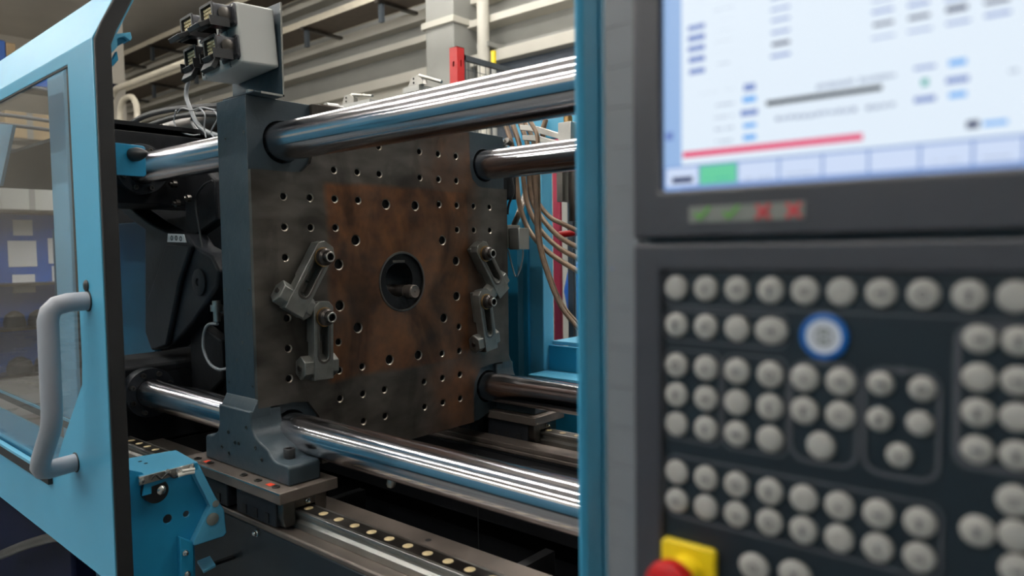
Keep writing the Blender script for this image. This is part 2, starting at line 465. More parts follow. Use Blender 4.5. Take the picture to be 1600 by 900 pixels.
# ivory pipe loops far behind the platen, left
def pipe_loop(x0, x1, y, z1, r, label):
    t = thing('ivory_pipe', (x0, y, FZ), label, 'pipe', 'bent ivory pipes')
    c = .22
    path = [(x0, y, FZ+.02), (x0, y, z1-c)] + [(x0+c-c*math.cos(a), y, z1-c+c*math.sin(a)) for a in (R(22), R(45), R(68), R(90))]
    if x1 > x0+1.2:
        path += [(x1, y, z1)]
    else:
        path += [(x1-c, y, z1)] + [(x1-c+c*math.sin(a), y, z1-c+c*math.cos(a)) for a in (R(22), R(45), R(68), R(90))] + [(x1, y, FZ+.02)]
    B().tube(path, r, 12).build('pipe', 'pipe', t)
    B().lathe((x0, y, FZ+.002), (0, 0, 1), [(0, r*2), (.03, r*2)], 16).build('foot_flange', 'pipe', t)
    if x1 > x0+1.2: B().lathe((x1, y, z1), (1, 0, 0), [(-.02, r*1.3), (.06, r*1.3)], 14).build('coupling', 'pipe', t)
pipe_loop(-9.66, -7.15, 3.0, 2.42, .042, 'larger ivory pipe bending right above the black hoses')
pipe_loop(-9.25, -8.7, 2.95, 2.22, .04, 'smaller ivory U shaped pipe beside the larger bent pipe')
# a pale column farther back
t = thing('steel_column', (-12.5, 4.2, FZ), 'slim grey steel column far behind the blue door edge', 'column')
B().box(-12.6, -12.4, 4.1, 4.3, FZ+.002, 5.3).build('column', 'wall_end', t)
t = thing('blue_banner', (-16.5, 5.2, 2.1), 'dark blue panel with yellow corner far behind the black door seal', 'panel')
B().box(-18.0, -15.6, 5.5, 5.55, 2.55, 3.15).build('panel', 'navy_bin', t)
B().box(-18.0, -17.5, 5.45, 5.5, 3.15, 3.35).build('corner', 'yellow', t)
B().cyl((-16.8, 5.52, FZ+.002), (-16.8, 5.52, 2.549), .04).build('post', 'wall_end', t)

# light lines: suspended continuous luminaires
for i, y in enumerate(LAMP_LINES):
    t = thing('ceiling_light', (-1.5, y, 2.9), 'suspended fluorescent light line ' + ('above the rear of the machine', 'above the front of the machine', 'over the near side of the front aisle', 'over the far side of the front aisle')[i], 'light', 'suspended light lines')
    for k in range(5):
        x = -6.6+1.75*k
        B().box(x, x+1.7, y-.07, y+.07, 2.94, 3.0).build('housing', 'lamp_body', t, bevel=.005)
        B().cyl((x+.03, y, 2.915), (x+1.67, y, 2.915), .017, 10).build('tube', 'tube', t)
    for x in (-6, -2.5, 1):
        B().cyl((x, y, 3.0), (x, y, 5.3), .006, 6).build('hanger', 'steel_dark', t)

for i, y in enumerate((2.6, 5.4)):  # unseen light lines added to brighten the back wall
    t = thing('added_high_light', (-3, y, 4.7), ('nearer' if i == 0 else 'farther') + ' added fluorescent line under the ceiling, brightening the back wall', 'light')
    for k in range(6):
        x = -7.6+2.0*k
        B().box(x, x+1.9, y-.09, y+.09, 4.72, 4.80).build('housing', 'lamp_body', t, bevel=.005)
        B().cyl((x+.03, y, 4.69), (x+1.87, y, 4.69), .022, 10).build('tube', 'tube', t)
    for x in (-7, -2.5, 3.6):
        B().cyl((x, y, 4.8), (x, y, 5.3), .006, 6).build('hanger', 'steel_dark', t)
t = thing('added_high_light', (-12, -2.5, 4.7), 'added fluorescent line brightening the far left end of the hall, outside the photo', 'light')  # another unseen line, added so the end wall gets brighter
for k in range(5):
    x = -17.6+2.0*k
    B().box(x, x+1.9, -2.59, -2.41, 4.72, 4.80).build('housing', 'lamp_body', t, bevel=.005)
    B().cyl((x+.03, -2.5, 4.69), (x+1.87, -2.5, 4.69), .022, 10).build('tube', 'tube', t)
for x in (-16.8, -9.0):
    B().cyl((x, -2.5, 4.8), (x, -2.5, 5.3), .006, 6).build('hanger', 'steel_dark', t)
# neighbour machine across the aisle (behind the photographer), a long blue guard with cream roof
t = thing('neighbour_machine', (-1, -3.1, FZ), 'long blue machine across the aisle mirrored in the chrome bars', 'machine')
B().box(-6.5, 4.5, -4.0, -3.0, FZ+.35, .68).build('guard', 'blue_far', t, bevel=.02)
B().box(-6.4, 4.4, -3.95, -3.05, FZ+.002, FZ+.35).build('plinth', 'black_paint', t)

# ---------------------------------------------------------------- moving platen
PT = thing('moving_platen', (-.07, 0, -.41), 'dark painted moving platen with drilled rust-brown steel mounting face', 'platen')
BARY, BARZ, BR = .3424, .3349, .0437
bores = [circ(sy*BARY, sz*BARZ, .0485, 40) for sy in (-1, 1) for sz in (-1, 1)]
body_holes = bores + [circ(0, 0, .05, 40)]
b = B().plate([(-.43, -.30), (-.43, .43), (.43, .43), (.43, -.30), (.40, -.40), (.30, -.432), (-.30, -.432), (-.40, -.40)], body_holes, 'x', -.14, -.012)
b.build('platen_body', 'dark_paint', PT, bevel=.002, smooth=True)
# steel face: plus-shaped, bolt holes as real holes
sm = [(-3,4),(-2,4),(-1,4),(-1,5),(-5,3),(-4,3),(-3,3),(-2,3),(-5,2),(-4,2),(-3,2),(-5,1),
      (1,5),(2,5),(3,5),(1,4),(2,4),(3,4),(2,3),(3,3),(4,3),(5,3),(3,2),(4,2),(5,2),
      (-5,-2),(-5,-3),(-5,-1),(3,-2),(3,-3),(2,-3),(-3,-2),(-2,-3),(-3,-3),(-3,-4),(-2,-4),(-1,-4),(-2,-5),(-1,-5),
      (1,-4),(2,-4),(3,-4),(1,-5),(2,-5),(3,-5),(-3,5),(-2,5),(-3,-5),(-4,-2),(-4,-3),(4,-3),(5,-3),(5,-2)]
big = [(s1*a, s2*c) for a, c in ((.15, .1097), (.0506, .2034), (.203, .0507)) for s1 in (-1, 1) for s2 in (-1, 1)]
hole_c = [(u*.07, k*.07, .0098) for u, k in sm] + [(a, c, .0138) for a, c in big]
q = .267
def arc(cx, cy, r, a0, a1, n=8): return [(cx+r*math.cos(R(a0+(a1-a0)*j/n)), cy+r*math.sin(R(a0+(a1-a0)*j/n))) for j in range(n+1)]
out = [(-q, .43), (-q, .322), (-.276, .290), (-.300, .270), (-.322, q), (-.43, q), (-.43, -q), (-.34, -q), (-.300, -.273), (-.272, -.31), (-q, -.34), (-q, -.43),
       (q, -.43), (q, -.34), (.272, -.31), (.300, -.273), (.34, -q), (.43, -q), (.43, q), (.322, q), (.300, .270), (.276, .290), (q, .322), (q, .43)]
b = B().plate(out, [circ(a, c, r, 20) for a, c, r in hole_c] + [circ(0, 0, .0805, 48)], 'x', -.012, 0)
b.build('steel_face', 'platen', PT, smooth=False)
# every bolt hole: chamfered mouth and dark threaded well
def hole_mesh(r):
    b = B(); n = 20
    rr_ = [(.0002, r+.0004), (-.0022, r-.0022), (-.006, r-.0022), (-.0112, r-.0022)]
    b.rings([[(d, rad*math.cos(2*PI*j/n), rad*math.sin(2*PI*j/n)) for j in range(n)] for d, rad in rr_], cap=False)
    f = [b.bm.verts.new((-.0112, (r-.0022)*math.cos(2*PI*j/n), (r-.0022)*math.sin(2*PI*j/n))) for j in range(n)]
    b.bm.faces.new(f)
    b.bm.faces.ensure_lookup_table()
    for k, fc in enumerate(b.bm.faces): fc.material_index = 0 if k < n else 1
    return b
M['hole_lip'] = mat('bright_chamfer_steel', (0.34, 0.30, 0.25, 1), .35, .9, var=.2, vscale=80)
PT_off = PT.location
protos = {}
for a, c, r in hole_c:
    if r not in protos:
        o = hole_mesh(r).build('bolt_hole', ['hole_lip', 'pit'])
        protos[r] = o
    else:
        o = protos[r].copy(); COL.objects.link(o)
    o.parent = PT; o.location = Vector((0, a, c)) - PT_off
# centring bore: recess ring, hub, ejector rod
b = B().lathe((0, 0, 0), (1, 0, 0), [(-.0118, .0802), (.0008, .0802), (.0015, .0775), (.0006, .0745), (-.0118, .0745)], 48, cap=False)
b.build('bore_ring', 'steel_dark', PT)
b = B().plate(circ(0, 0, .0744, 48), [circ(-.006, .006, .047, 40)], 'x', -.0119, -.006)
b.build('bore_hub', 'black_paint', PT, bevel=.001)
b = B().lathe((0, 0, 0), (1, 0, 0), [(-.139, .0498), (-.0125, .0498)], 40, cap=False)
b.build('bore_liner', 'pit', PT)
b = B().box(-.0055, -.003, -.03, .012, .050, .057)
b.build('locating_key', 'steel_dark', PT, bevel=.001)
b = B().lathe((-.09, .028, -.028), (1, 0, 0), [(0, .0175), (.075, .0175), (.0752, .0155), (.082, .0155), (.0822, .0185), (.105, .0185), (.108, .016), (.1065, .013), (.1065, .003), (.104, .001)], 28)
b.build('ejector_rod', 'steel_brown', PT)
# collars round the tie bar bores
for sy in (-1, 1):
    for sz in (-1, 1):
        b = B().plate(circ(sy*BARY, sz*BARZ, .0484, 40), [circ(sy*BARY, sz*BARZ, .0442, 40)], 'x', -.060, -.050)
        b.build('wiper_ring', 'rubber', PT)
# lower skirt: the flank swells out a little above the feet
sk = [(-.43, -.245), (-.449, -.283), (-.449, -.33), (-.40, -.40), (-.385, -.40), (-.40, -.245)]
for s in (-1, 1):
    B().prism([(s*a, c) for a, c in sk], 'x', -.1402, -.0005).build('skirt', 'dark_paint', PT, bevel=.003)
# feet with cove and bolt
def foot(s):
    prof = [(-.14, -.27), (-.141, -.315), (-.15, -.335), (-.17, -.348), (-.185, -.352), (-.203, -.352), (-.21, -.358), (-.212, -.409), (.147, -.409),
            (.148, -.371), (.142, -.3655), (.100, -.3655), (.086, -.362), (.075, -.353), (.068, -.345), (.030, -.331), (.014, -.322), (.003, -.306), (-.001, -.285), (-.001, -.27)]
    b = B().prism(prof, 'y', s*.450, s*.372)
    b.build('foot', 'dark_paint', PT, bevel=.0045, seg=3)
    # cap screw on the foot
    b = B().lathe((.092, s*.413, -.3665), (0, 0, 1), [(0, .0125), (.021, .0125), (.0225, .0115), (.0225, .0072), (.012, .0070), (.012, .0001)], 24)
    b.build('foot_screw', 'rubber', PT)
foot(-1); foot(1)
# small set screws on the near flank
for (x, y, z) in [(-0.1045,-0.43,0.3429),(-0.0227,-0.43,0.3494),(-0.1285,-0.43,-0.002),(-0.0233,-0.43,-0.0008),(-0.0294,-0.43,-0.0542),(-0.0587,-0.43,-0.1214),(-0.087,-0.43,-0.1636),(-0.1258,-0.43,-0.2199),(-0.0206,-0.43,-0.2186)]:
    B().lathe((min(-.008, max(-.133, x)), -.4296, z), (0, -1, 0), [(0, .0035), (.0012, .0035), (.0012, .002), (.0002, .0018)], 10).build('set_screw', 'steel_dark', PT)
for (x, y, z) in [(-0.099,-0.45,-0.3302),(-0.0184,-0.45,-0.3077),(-0.1313,-0.45,-0.3701),(-0.0994,-0.45,-0.3798),(-0.0714,-0.45,-0.3497),(0.0419,-0.45,-0.3694),(0.0168,-0.45,-0.3481),(-0.0544,-0.45,-0.3498)]:
    B().lathe((x, -.4502, z), (0, -1, 0), [(0, .0045), (.0012, .0045), (.0012, .003), (.0002, .0028)], 10).build('set_screw', 'steel_dark', PT)

# ---------------------------------------------------------------- four tie bars
def tie_bar(sy, sz, label):
    t = thing('tie_bar', (0, sy*BARY, sz*BARZ), label, 'tie bar', 'chromed tie bars through the platen')
    B().lathe((-.80, sy*BARY, sz*BARZ), (1, 0, 0), [(0, BR), (2.15, BR)], 128).build('bar', 'chrome', t, angle=60)
    # clamping flange where the bar enters the tail block
    b = B().plate(circ(sy*BARY, sz*BARZ, .074, 40), [circ(sy*BARY, sz*BARZ, BR+.0005, 40)], 'x', -.80, -.757)
    fl = b.build('flange', 'arm_paint', t, bevel=.003)
    for k in range(8):
        a = R(22.5+45*k)
        B().lathe((-.757, sy*BARY+.060*math.cos(a), sz*BARZ+.060*math.sin(a)), (1, 0, 0), [(0, .0075), (.009, .0075), (.009, .004), (.004, .004), (.004, .0001)], 12).build('flange_screw', 'steel_dark', t)
    return t
tie_bar(-1, 1, 'upper front chromed tie bar, thickest of the four')
tie_bar(-1, -1, 'lower front chromed tie bar crossing above the linear guide')
tie_bar(1, 1, 'upper rear chromed tie bar passing in front of the brown hoses')
tie_bar(1, -1, 'lower rear chromed tie bar in front of the blue column foot')

# ---------------------------------------------------------------- mould clamps
def make_clamp(y, z, ang, label, length=.148, slot0=.036, slot1=.092):
    """toggle strap clamp: bar points to -z before turning about its bolt"""
    t = thing('mould_clamp', (0, y, z), label, 'clamp', 'mould clamps on the platen face')
    t['_local'] = 1
    w = .0262
    up = .036
    o = [(-w, -length), (w, -length), (w, up-.012), (w*.55, up), (-w*.55, up), (-w, up-.012)]
    slot = [(.0125*math.cos(a), -.012+.0125*math.sin(a)) for a in [PI*j/8 for j in range(9)]] + [(.0125*math.cos(a), -slot1+.0125*math.sin(a)) for a in [PI+PI*j/8 for j in range(9)]]
    b = B().plate(o, [slot], 'x', .016, .043)
    bar = b.build('strap', 'clamp', t, bevel=.0016)
    # shallow milled pocket rim round the slot
    rim = [(.0185*math.cos(a), -.012+.0185*math.sin(a)) for a in [PI*j/8 for j in range(9)]] + [(.0185*math.cos(a), -slot1+.0185*math.sin(a)) for a in [PI+PI*j/8 for j in range(9)]]
    B().plate(rim, [slot], 'x', .0431, .0442).build('slot_rim', 'steel_dark', t, bevel=.0006)
    # hexagonal heel bar across the far end, resting on the platen
    hx = [(.0205+.0200*math.sin(R(60*k))/.866, -.118+.0285*math.cos(R(60*k))) for k in range(6)]
    b = B()
    for s0, s1 in ((-.050, .044),):
        b.prism(hx, 'y', s0, s1)
    b.build('hex_heel', 'clamp', t, bevel=.002)
    B().cyl((.0205, -.0545, -.118), (.0205, -.0495, -.118), .006, 12).build('heel_pin', 'steel_dark', t)
    # toe under the bolt end
    B().box(.0008, .0158, -.020, .020, -.060, .030).build('toe_block', 'clamp', t, bevel=.002)
    # washers and cap screw
    B().lathe((.0444, 0, 0), (1, 0, 0), [(0, .0225), (.002, .0230), (.0035, .0225)], 32).build('brass_washer', 'brass', t)
    B().lathe((.048, 0, 0), (1, 0, 0), [(0, .0205), (.010, .0198), (.014, .0160), (.0155, .0150)], 32).build('cone_washer', 'bolt', t)
    b = B().lathe((.058, 0, 0), (1, 0, 0), [(0, .0132), (.0155, .0132), (.0170, .0122)], 28, cap=False)
    hexr = [(.0170, .0122), (.0170, .0080)]
    b.lathe((.058, 0, 0), (1, 0, 0), [(.0170, .0122), (.0172, .0085)], 28, cap=False)
    b.build('cap_screw', 'bolt', t)
    b = B().lathe((.058, 0, 0), (1, 0, 0), [(.0171, .0086), (.0060, .0082), (.0060, .0001)], 6, cap=False)
    b.build('hex_socket', 'pit', t)
    B().lathe((.075, 0, 0), (1, 0, 0), [(0, .0122), (.0006, .0116), (.0006, .0093), (0, .0086)], 28, cap=False).build('screw_rim', 'steel', t)
    B().cyl((-.010, 0, 0), (.046, 0, 0), .0078, 16).build('screw_shank', 'bolt', t)
    t.rotation_euler = (ang, 0, 0)
    del t['_local']
    return t
make_clamp(-.28, .07, R(-32), 'upper left steel strap clamp, tilted, its foot pointing to the dark frame')
make_clamp(-.28, -.07, R(-1.5), 'lower left steel strap clamp hanging upright')
make_clamp(.28, .07, R(35), 'upper right steel strap clamp, tilted towards the platen edge')
make_clamp(.28, -.07, R(9.6), 'lower right steel strap clamp, nearly upright')

# ---------------------------------------------------------------- carriages, rails, bed
def carriage(s, label):
    t = thing('guide_carriage', (-.03, s*.416, -.46), label, 'linear carriage', 'guide carriages under the platen')
    ya, yb = sorted((s*.487, s*.345))
    pl = B().box(-.262, .170, ya, yb, -.4335, -.4095).build('wear_plate', 'steel_brown', t, bevel=.0015)
    B().box(-.2619, .1701, s*.4874-.0006, s*.4874+.0006, -.4125, -.4100).build('bright_edge', 'bright', pl)
    for k, x in enumerate((-.215, -.155, -.005, .055, .125) if s < 0 else (.02,)):
        B().lathe((x, s*.468, -.4094), (0, 0, 1), [(0, .0085), (.003, .0085), (.003, .0045), (.0008, .0045), (.0008, .0001)], 14).build('plate_screw', 'steel_dark', t)
    if s < 0:
        for x in (-.172, .100):
            B().box(x-.009, x+.009, -.472, -.459, -.4094, -.4086).build('paint_mark', 'orange_mark', t)
    for x0, x1 in ((-.235, -.07), (-.03, .130)):
        for side in (-1, 1):
            yo = s*.416+side*.0245
            y1, y2 = sorted((yo, yo+side*.033))
            B().box(x0, x1, y1, y2, -.494, -.4337).build('bearing_block', 'arm_paint', t, bevel=.003)
        B().box(x0, x1, s*.416-.0245, s*.416+.0245, -.4575, -.4337).build('block_bridge', 'arm_paint', t)
        for k in range(3):
            xx = x0+.03+.045*k
            B().box(xx, xx+.014, s*.416-.0595, s*.416-.0572, -.488, -.468).build('block_slot', 'pit', t)
    # end seal with lubricator
    for side in (-1, 1):
        yo = s*.416+side*.0238
        y1, y2 = sorted((yo, yo+side*.030))
        B().prism([(y1 if side < 0 else y2, -.437), (y2 if side < 0 else y1, -.437), (y2 if side < 0 else y1, -.492), (y1+.006 if side < 0 else y2-.006, -.492), (y1 if side < 0 else y2, -.47)], 'x', .1302, .152).build('end_seal', 'steel_dark', t, bevel=.002)
    B().box(.1302, .1515, s*.416-.0238, s*.416+.0238, -.4565, -.437).build('end_seal_bridge', 'steel_dark', t, bevel=.001)
    B().lathe((.152, s*.416+.004, -.447), (1, 0, 0), [(0, .0055), (.004, .0055), (.005, .004), (.010, .004), (.013, .001)], 12).build('grease_nipple', 'bright', t)
carriage(-1, 'front guide carriage under the platen foot, brown wear plate with two red marks')
carriage(1, 'rear guide carriage under the platen, beneath the lower rear tie bar')

def rail(s, label):
    t = thing('linear_rail', (0, s*.416, -.5), label, 'guide rail', 'linear guide rails on the bed')
    c = s*.416
    prof = [(c-.0225, -.4603), (c-.0225, -.4665), (c-.0165, -.4745), (c-.0165, -.4800), (c-.0225, -.4860), (c-.0225, -.4999),
            (c+.0225, -.4999), (c+.0225, -.4860), (c+.0165, -.4800), (c+.0165, -.4745), (c+.0225, -.4665), (c+.0225, -.4603)]
    B().prism(prof, 'x', -.79, 1.3).build('rail', 'steel', t, bevel=.0008)
    B().box(-.79, 1.3, c-.0155, c+.0155, -.4602, -.4598).build('top_band', 'steel_dark', t)
    cap = None
    for k in range(-22, 22):
        x = .2164+.0525*k
        if x > 1.28 or x < -.78: continue
        if cap is None:
            cap = B().lathe((0, 0, 0), (0, 0, 1), [(0, .0098), (.0006, .0098), (.0009, .009)], 18).build('hole_plug', 'cream_dot'); o = cap
        else:
            o = cap.copy(); COL.objects.link(o)
        o.parent = t; o.location = Vector((x, c, -.4597)) - t.location
rail(-1, 'front linear guide rail with a row of cream plugs')
rail(1, 'rear linear guide rail under the lower rear tie bar')

BD = thing('machine_bed', (0, 0, FZ), 'dark machine bed with brown steel ledges and a black central pit', 'machine bed')
for s in (-1, 1):
    ya, yb = sorted((s*.300, s*.470))
    B().box(-1.6, 1.35, ya, yb, -.514, -.5002).build('steel_ledge', 'steel_brown', BD, bevel=.004)
    ya, yb = sorted((s*.305, s*.466))
    B().box(-1.6, 1.35, ya, yb, FZ+.002, -.5145).build('side_beam', 'bed_shade' if s < 0 else 'black_paint', BD, bevel=.004)
    ya, yb = sorted((s*.300, s*.360))
    B().box(-.79, 1.35, ya, yb, -.4999, -.486).build('inner_strip', 'steel_brown', BD, bevel=.002)
B().box(-1.6, 1.35, -.30, .30, -1.10, -1.08).build('pit_floor', 'pit', BD)
B().box(-.82, -.80, -.2995, .2995, -1.0795, -.5005).build('pit_end_wall', 'pit', BD)
B().box(-1.6, 1.35, .225, .299, -.70, -.52).build('pit_shelf', 'black_paint', BD, bevel=.003)
for x in (-1.3, -.5, .3, 1.1):
    B().box(x, x+.03, -.299, .222, -1.079, -.72).build('cross_rib', 'pit', BD)
ssp = [(0.047,-0.4662,-0.5257)][0]
B().lathe(ssp, (0, -1, 0), [(0, .008), (.006, .008), (.007, .005), (.012, .005), (.014, .003)], 12).build('side_screw', 'bright', BD)
B().lathe((.44, -.330, -.486), (0, 0, 1), [(0, .006), (.0004, .006), (.0004, .001)], 12).build('ledge_hole', 'pit', BD)
# platform plate below the front beam
tag(B().tube([(.262, 0, -.42), (.264, 0, -.9)], .0016, 6).tube([(.264, 0, -.9), (.270, 0, -1.078)], .0016, 6).build('steel_wire', 'bright'), 'thin bright wire hanging straight down in the dark pit', 'wire')
tag(B().lathe((.33, -.33, -.386), (0, .1, -1), [(0, .007), (.010, .010), (.016, .008), (.019, .003)], 14).build('drip_nozzle', 'steel'), 'small silver nozzle hanging under the lower front tie bar', 'nozzle')

# ---------------------------------------------------------------- tail block and toggle linkage
TP = thing('tail_platen', (-1.0, 0, FZ), 'black tail block behind the toggle linkage, mostly in shadow', 'machine block')
for s_, z0, z1 in ((1, .235, .45), (-1, -.4995, -.255)):
    tb = B().plate([(-.45, z0), (-.45, z1), (.45, z1), (.45, z0)], [circ(sy*BARY, s_*BARZ, .046, 32) for sy in (-1, 1)], 'x', -1.10, -.8005)
    tb.build('yoke', 'black_paint', TP, bevel=.01)
B().box(-3.4, -.82, -.40, .48, .470, .482).box(-.95, -.93, -.39, -.37, .4505, .4698).box(-.95, -.93, .37, .39, .4505, .4698).build('roof_sheet', 'black_paint', TP)
B().box(-4.2, -.16, .60, .612, FZ+.002, .455).build('rear_cover', 'black_paint', TP, bevel=.003)
B().box(-1.10, -1.08, .4502, .5998, .20, .40).box(-1.10, -1.08, .4502, .5998, -.45, -.30).build('cover_bracket', 'black_paint', TP)
B().box(-1.10, -.8005, .25, .45, -.2545, .2345).build('rear_column', 'black_paint', TP, bevel=.006)
for y in (-.18, .18):
    B().prism([(-.80, .42), (-.60, .30), (-.60, .18), (-.80, .12)], 'y', y-.02, y+.02).build('lug', 'black_paint', TP, bevel=.006)
    B().prism([(-.80, -.42), (-.60, -.30), (-.60, -.18), (-.80, -.12)], 'y', y-.02, y+.02).build('lug', 'black_paint', TP, bevel=.006)
TG = thing('toggle_linkage', (-.45, 0, 0), 'dark grey cast toggle arm with a small white label, left of the platen', 'toggle linkage')
arm = [(-1.2423,-0.24,0.3731),(-1.1739,-0.24,0.2976),(-1.1164,-0.24,0.24),(-0.9715,-0.24,0.1873),(-0.836,-0.24,0.1504),(-0.7161,-0.24,0.1415),(-0.6697,-0.24,0.1058),(-0.5624,-0.24,0.0745),(-0.5243,-0.24,0.0301),(-0.539,-0.24,-0.0183),(-0.6197,-0.24,-0.0736),(-0.6964,-0.24,-0.1295),(-0.7623,-0.24,-0.1672),(-0.8682,-0.24,-0.2216),(-0.9917,-0.24,-0.2377),(-1.0355,-0.24,-0.1807),(-1.0031,-0.24,0.161),(-1.1053,-0.24,0.1963),(-1.2542,-0.24,0.2622)]
B().prism([(x, z) for x, y, z in arm], 'y', -.24, -.17).build('cast_arm', 'arm_paint', TG, bevel=.008, seg=3)
rib = [(-0.8122,-0.252,0.1158),(-0.6529,-0.252,0.1056),(-0.7359,-0.252,-0.0028),(-0.8402,-0.252,-0.2078),(-0.9149,-0.252,-0.2239),(-0.9672,-0.252,-0.0699),(-0.8934,-0.252,0.0148)]
B().prism([(x, z) for x, y, z in rib], 'y', -.258, -.2402).build('cast_rib', 'arm_paint', TG, bevel=.006)
lb = [(-0.8274,-0.242,0.1461),(-0.7244,-0.242,0.1416),(-0.7098,-0.242,0.1161),(-0.8341,-0.242,0.1201)]
o = B().prism([(x, z) for x, y, z in lb], 'y', -.2435, -.2402).build('label', 'paper', TG)
tag(o, 'small white printed label')
lp = [(-0.8011,-0.2445,0.1315),(-0.7708,-0.2445,0.1309),(-0.7412,-0.2445,0.1283)]
for (x, y, z) in lp:
    B().plate(circ(x, z, .008, 12), [circ(x, z, .005, 12)], 'y', -.2442, -.2436).build('label_print', 'rubber', o)
pv = [(-0.6341,-0.24,-0.0034)][0]
B().lathe((pv[0], -.2405, pv[2]), (0, -1, 0), [(0, .040), (.006, .040), (.008, .036), (.008, .012), (.004, .010), (.004, .001)], 28).build('pivot_pin', 'arm_paint', TG)
sh = [(-1.0856,0.0,0.1311),(-1.1738,0.0,0.1304)]
B().lathe((-.80, 0, .13), (1, 0, 0), [(0, .05), (.10, .05), (.10, .062), (.115, .062), (.118, .055), (.14, .055), (.14, .034), (.655, .034)], 32).build('push_rod', 'black_paint', TG)
B().lathe((-.80, -.1, -.16), (1, 0, 0), [(0, .045), (.62, .045)], 28).build('lower_rod', 'black_paint', TG)
for y in (-.12, .12):
    B().prism([(-.66, .30), (-.42, .10), (-.16, .26), (-.145, .20), (-.40, -.02), (-.66, .20)], 'y', y-.02, y+.02).build('link_plate', 'black_paint', TG, bevel=.006)
    B().prism([(-.66, -.30), (-.42, -.10), (-.16, -.26), (-.145, -.20), (-.40, .02), (-.66, -.20)], 'y', y+.022, y+.06).build('link_plate', 'black_paint', TG, bevel=.006)
# fittings glinting under the upper bar
t = thing('oil_line', (-.5, -.2, .2), 'thin dark lubrication line with small fittings under the upper tie bar', 'oil line')
B().tube(smooth_path([(-0.6357,-0.22,0.0361),(-0.6479,-0.22,0.0842),(-0.6733,-0.22,0.1715),(-0.6838,-0.22,0.2453),(-0.6328,-0.22,0.2843),(-0.5778,-0.22,0.2955)]), .0035, 8).build('pipe', 'black_cable', t)
for (x, y, z) in [(-0.7667,-0.24,0.296),(-0.6788,-0.24,0.248),(-0.7504,-0.24,0.2363)]:
    B().lathe((x, y, z), (0, -1, 0), [(0, .012), (.012, .012), (.012, .006), (.02, .006)], 10).build('fitting', 'steel_dark', t)
# clear loop of hose left of the platen
t = thing('clear_tube', (-.3, -.25, -.2), 'pale thin tube bent in a loop from a small fitting beside the dark frame', 'tube')
B().tube(smooth_path([(-0.5196,-0.25,-0.1206),(-0.5727,-0.25,-0.1255),(-0.6017,-0.25,-0.1518),(-0.6092,-0.25,-0.2),(-0.5735,-0.25,-0.2407),(-0.5216,-0.25,-0.2526),(-0.4736,-0.25,-0.2461)]), .0045, 8).build('tube', 'grey_cable', t)
fp = [(-0.5222,-0.25,-0.0542),(-0.5241,-0.25,-0.0802),(-0.526,-0.25,-0.1062)]
B().lathe(fp[0], (0, 0, -1), [(0, .012), (.012, .012), (.012, .017), (.03, .017), (.03, .010), (.06, .010)], 14).build('fitting', 'steel', t)

# blue inner guard panel at the back left
t = thing('inner_guard_panel', (-1.35, .55, FZ), 'blue inner guard panel, darkened for shade, seen behind the toggle arm', 'guard panel')
gp = [(-3.2649,0.45,0.8428),(-2.6605,0.45,0.2665),(-2.695,0.45,-0.4441),(-3.4258,0.45,-0.562)]
B().box(gp[0][0]-1.0, gp[1][0], .50, .52, -.55, gp[1][2]).build('panel', 'blue_inner_shade', t, bevel=.004)
B().box(gp[1][0]-.03, gp[1][0], .485, .50, -.55, gp[1][2]).build('edge_fold', 'blue_inner_shade', t, bevel=.003)
B().box(gp[1][0]-.9, gp[1][0]-.85, .52, .56, FZ+.002, -.3).build('leg', 'black_paint', t)
B().box(gp[1][0]-.2, gp[1][0]-.15, .52, .56, FZ+.002, -.3).build('leg', 'black_paint', t)

# big black hydraulic cylinder and hose bundle upper left, behind the frame
t = thing('hydraulic_cylinder', (-1.2, 0, .482), 'pale grey cylinder lying on the tail roof sheet under the black hoses', 'cylinder')
B().lathe((-1.75, -.02, .533), (1, 0, 0), [(0, .040), (.03, .048), (.90, .048), (.93, .040)], 32).build('barrel', 'steel_dark', t)
B().lathe((-1.75, -.02, .533), (1, 0, 0), [(.45, .0505), (.50, .0505)], 32).build('band', 'steel_dark', t)
B().lathe((-.815, -.02, .533), (1, 0, 0), [(0, .016), (.25, .016)], 20).build('piston_rod', 'steel', t)
cab = [([(-1.581,-0.12,0.5231),(-1.426,-0.12,0.5595),(-1.2559,-0.12,0.5807),(-1.0665,-0.12,0.5783),(-0.8907,-0.12,0.5632),(-0.7022,-0.12,0.5435)], .010),
       ([(-1.485,-0.12,0.5033),(-1.3148,-0.12,0.5347),(-1.1289,-0.12,0.5467),(-0.9373,-0.12,0.5441),(-0.704,-0.12,0.518)], .009),
       ([(-1.2819,-0.12,0.4777),(-1.1859,-0.12,0.4814),(-1.0771,-0.12,0.4567),(-0.9928,-0.12,0.4309)], .004),
       ([(-0.7032,-0.12,0.5298),(-0.8134,-0.12,0.5486),(-0.8703,-0.12,0.5417),(-0.8943,-0.12,0.5177),(-0.853,-0.12,0.4815),(-0.7696,-0.12,0.4578)], .006)]
for k, (pts, r) in enumerate(cab):
    labs = ['upper black hose arching from the door to the dark frame', 'lower black hose arching beside the upper black hose', 'short thin black hose loop above the rubber buffer', 'black hose loop close to the dark frame']
    tag(B().tube(smooth_path(pts), r, 10).build('black_hose', 'black_cable'), labs[k], 'hose', 'black hoses behind the platen')
tag(B().tube(smooth_path([(-0.8002,-0.16,0.6576),(-0.8283,-0.16,0.63),(-0.8447,-0.16,0.588),(-0.8182,-0.16,0.5397),(-0.779,-0.16,0.4945),(-0.7233,-0.16,0.4621),(-0.6335,-0.16,0.4364)]), .0068, 12).build('grey_cable', 'grey_cable'), 'thick light grey cable dropping from the connector box', 'cable')
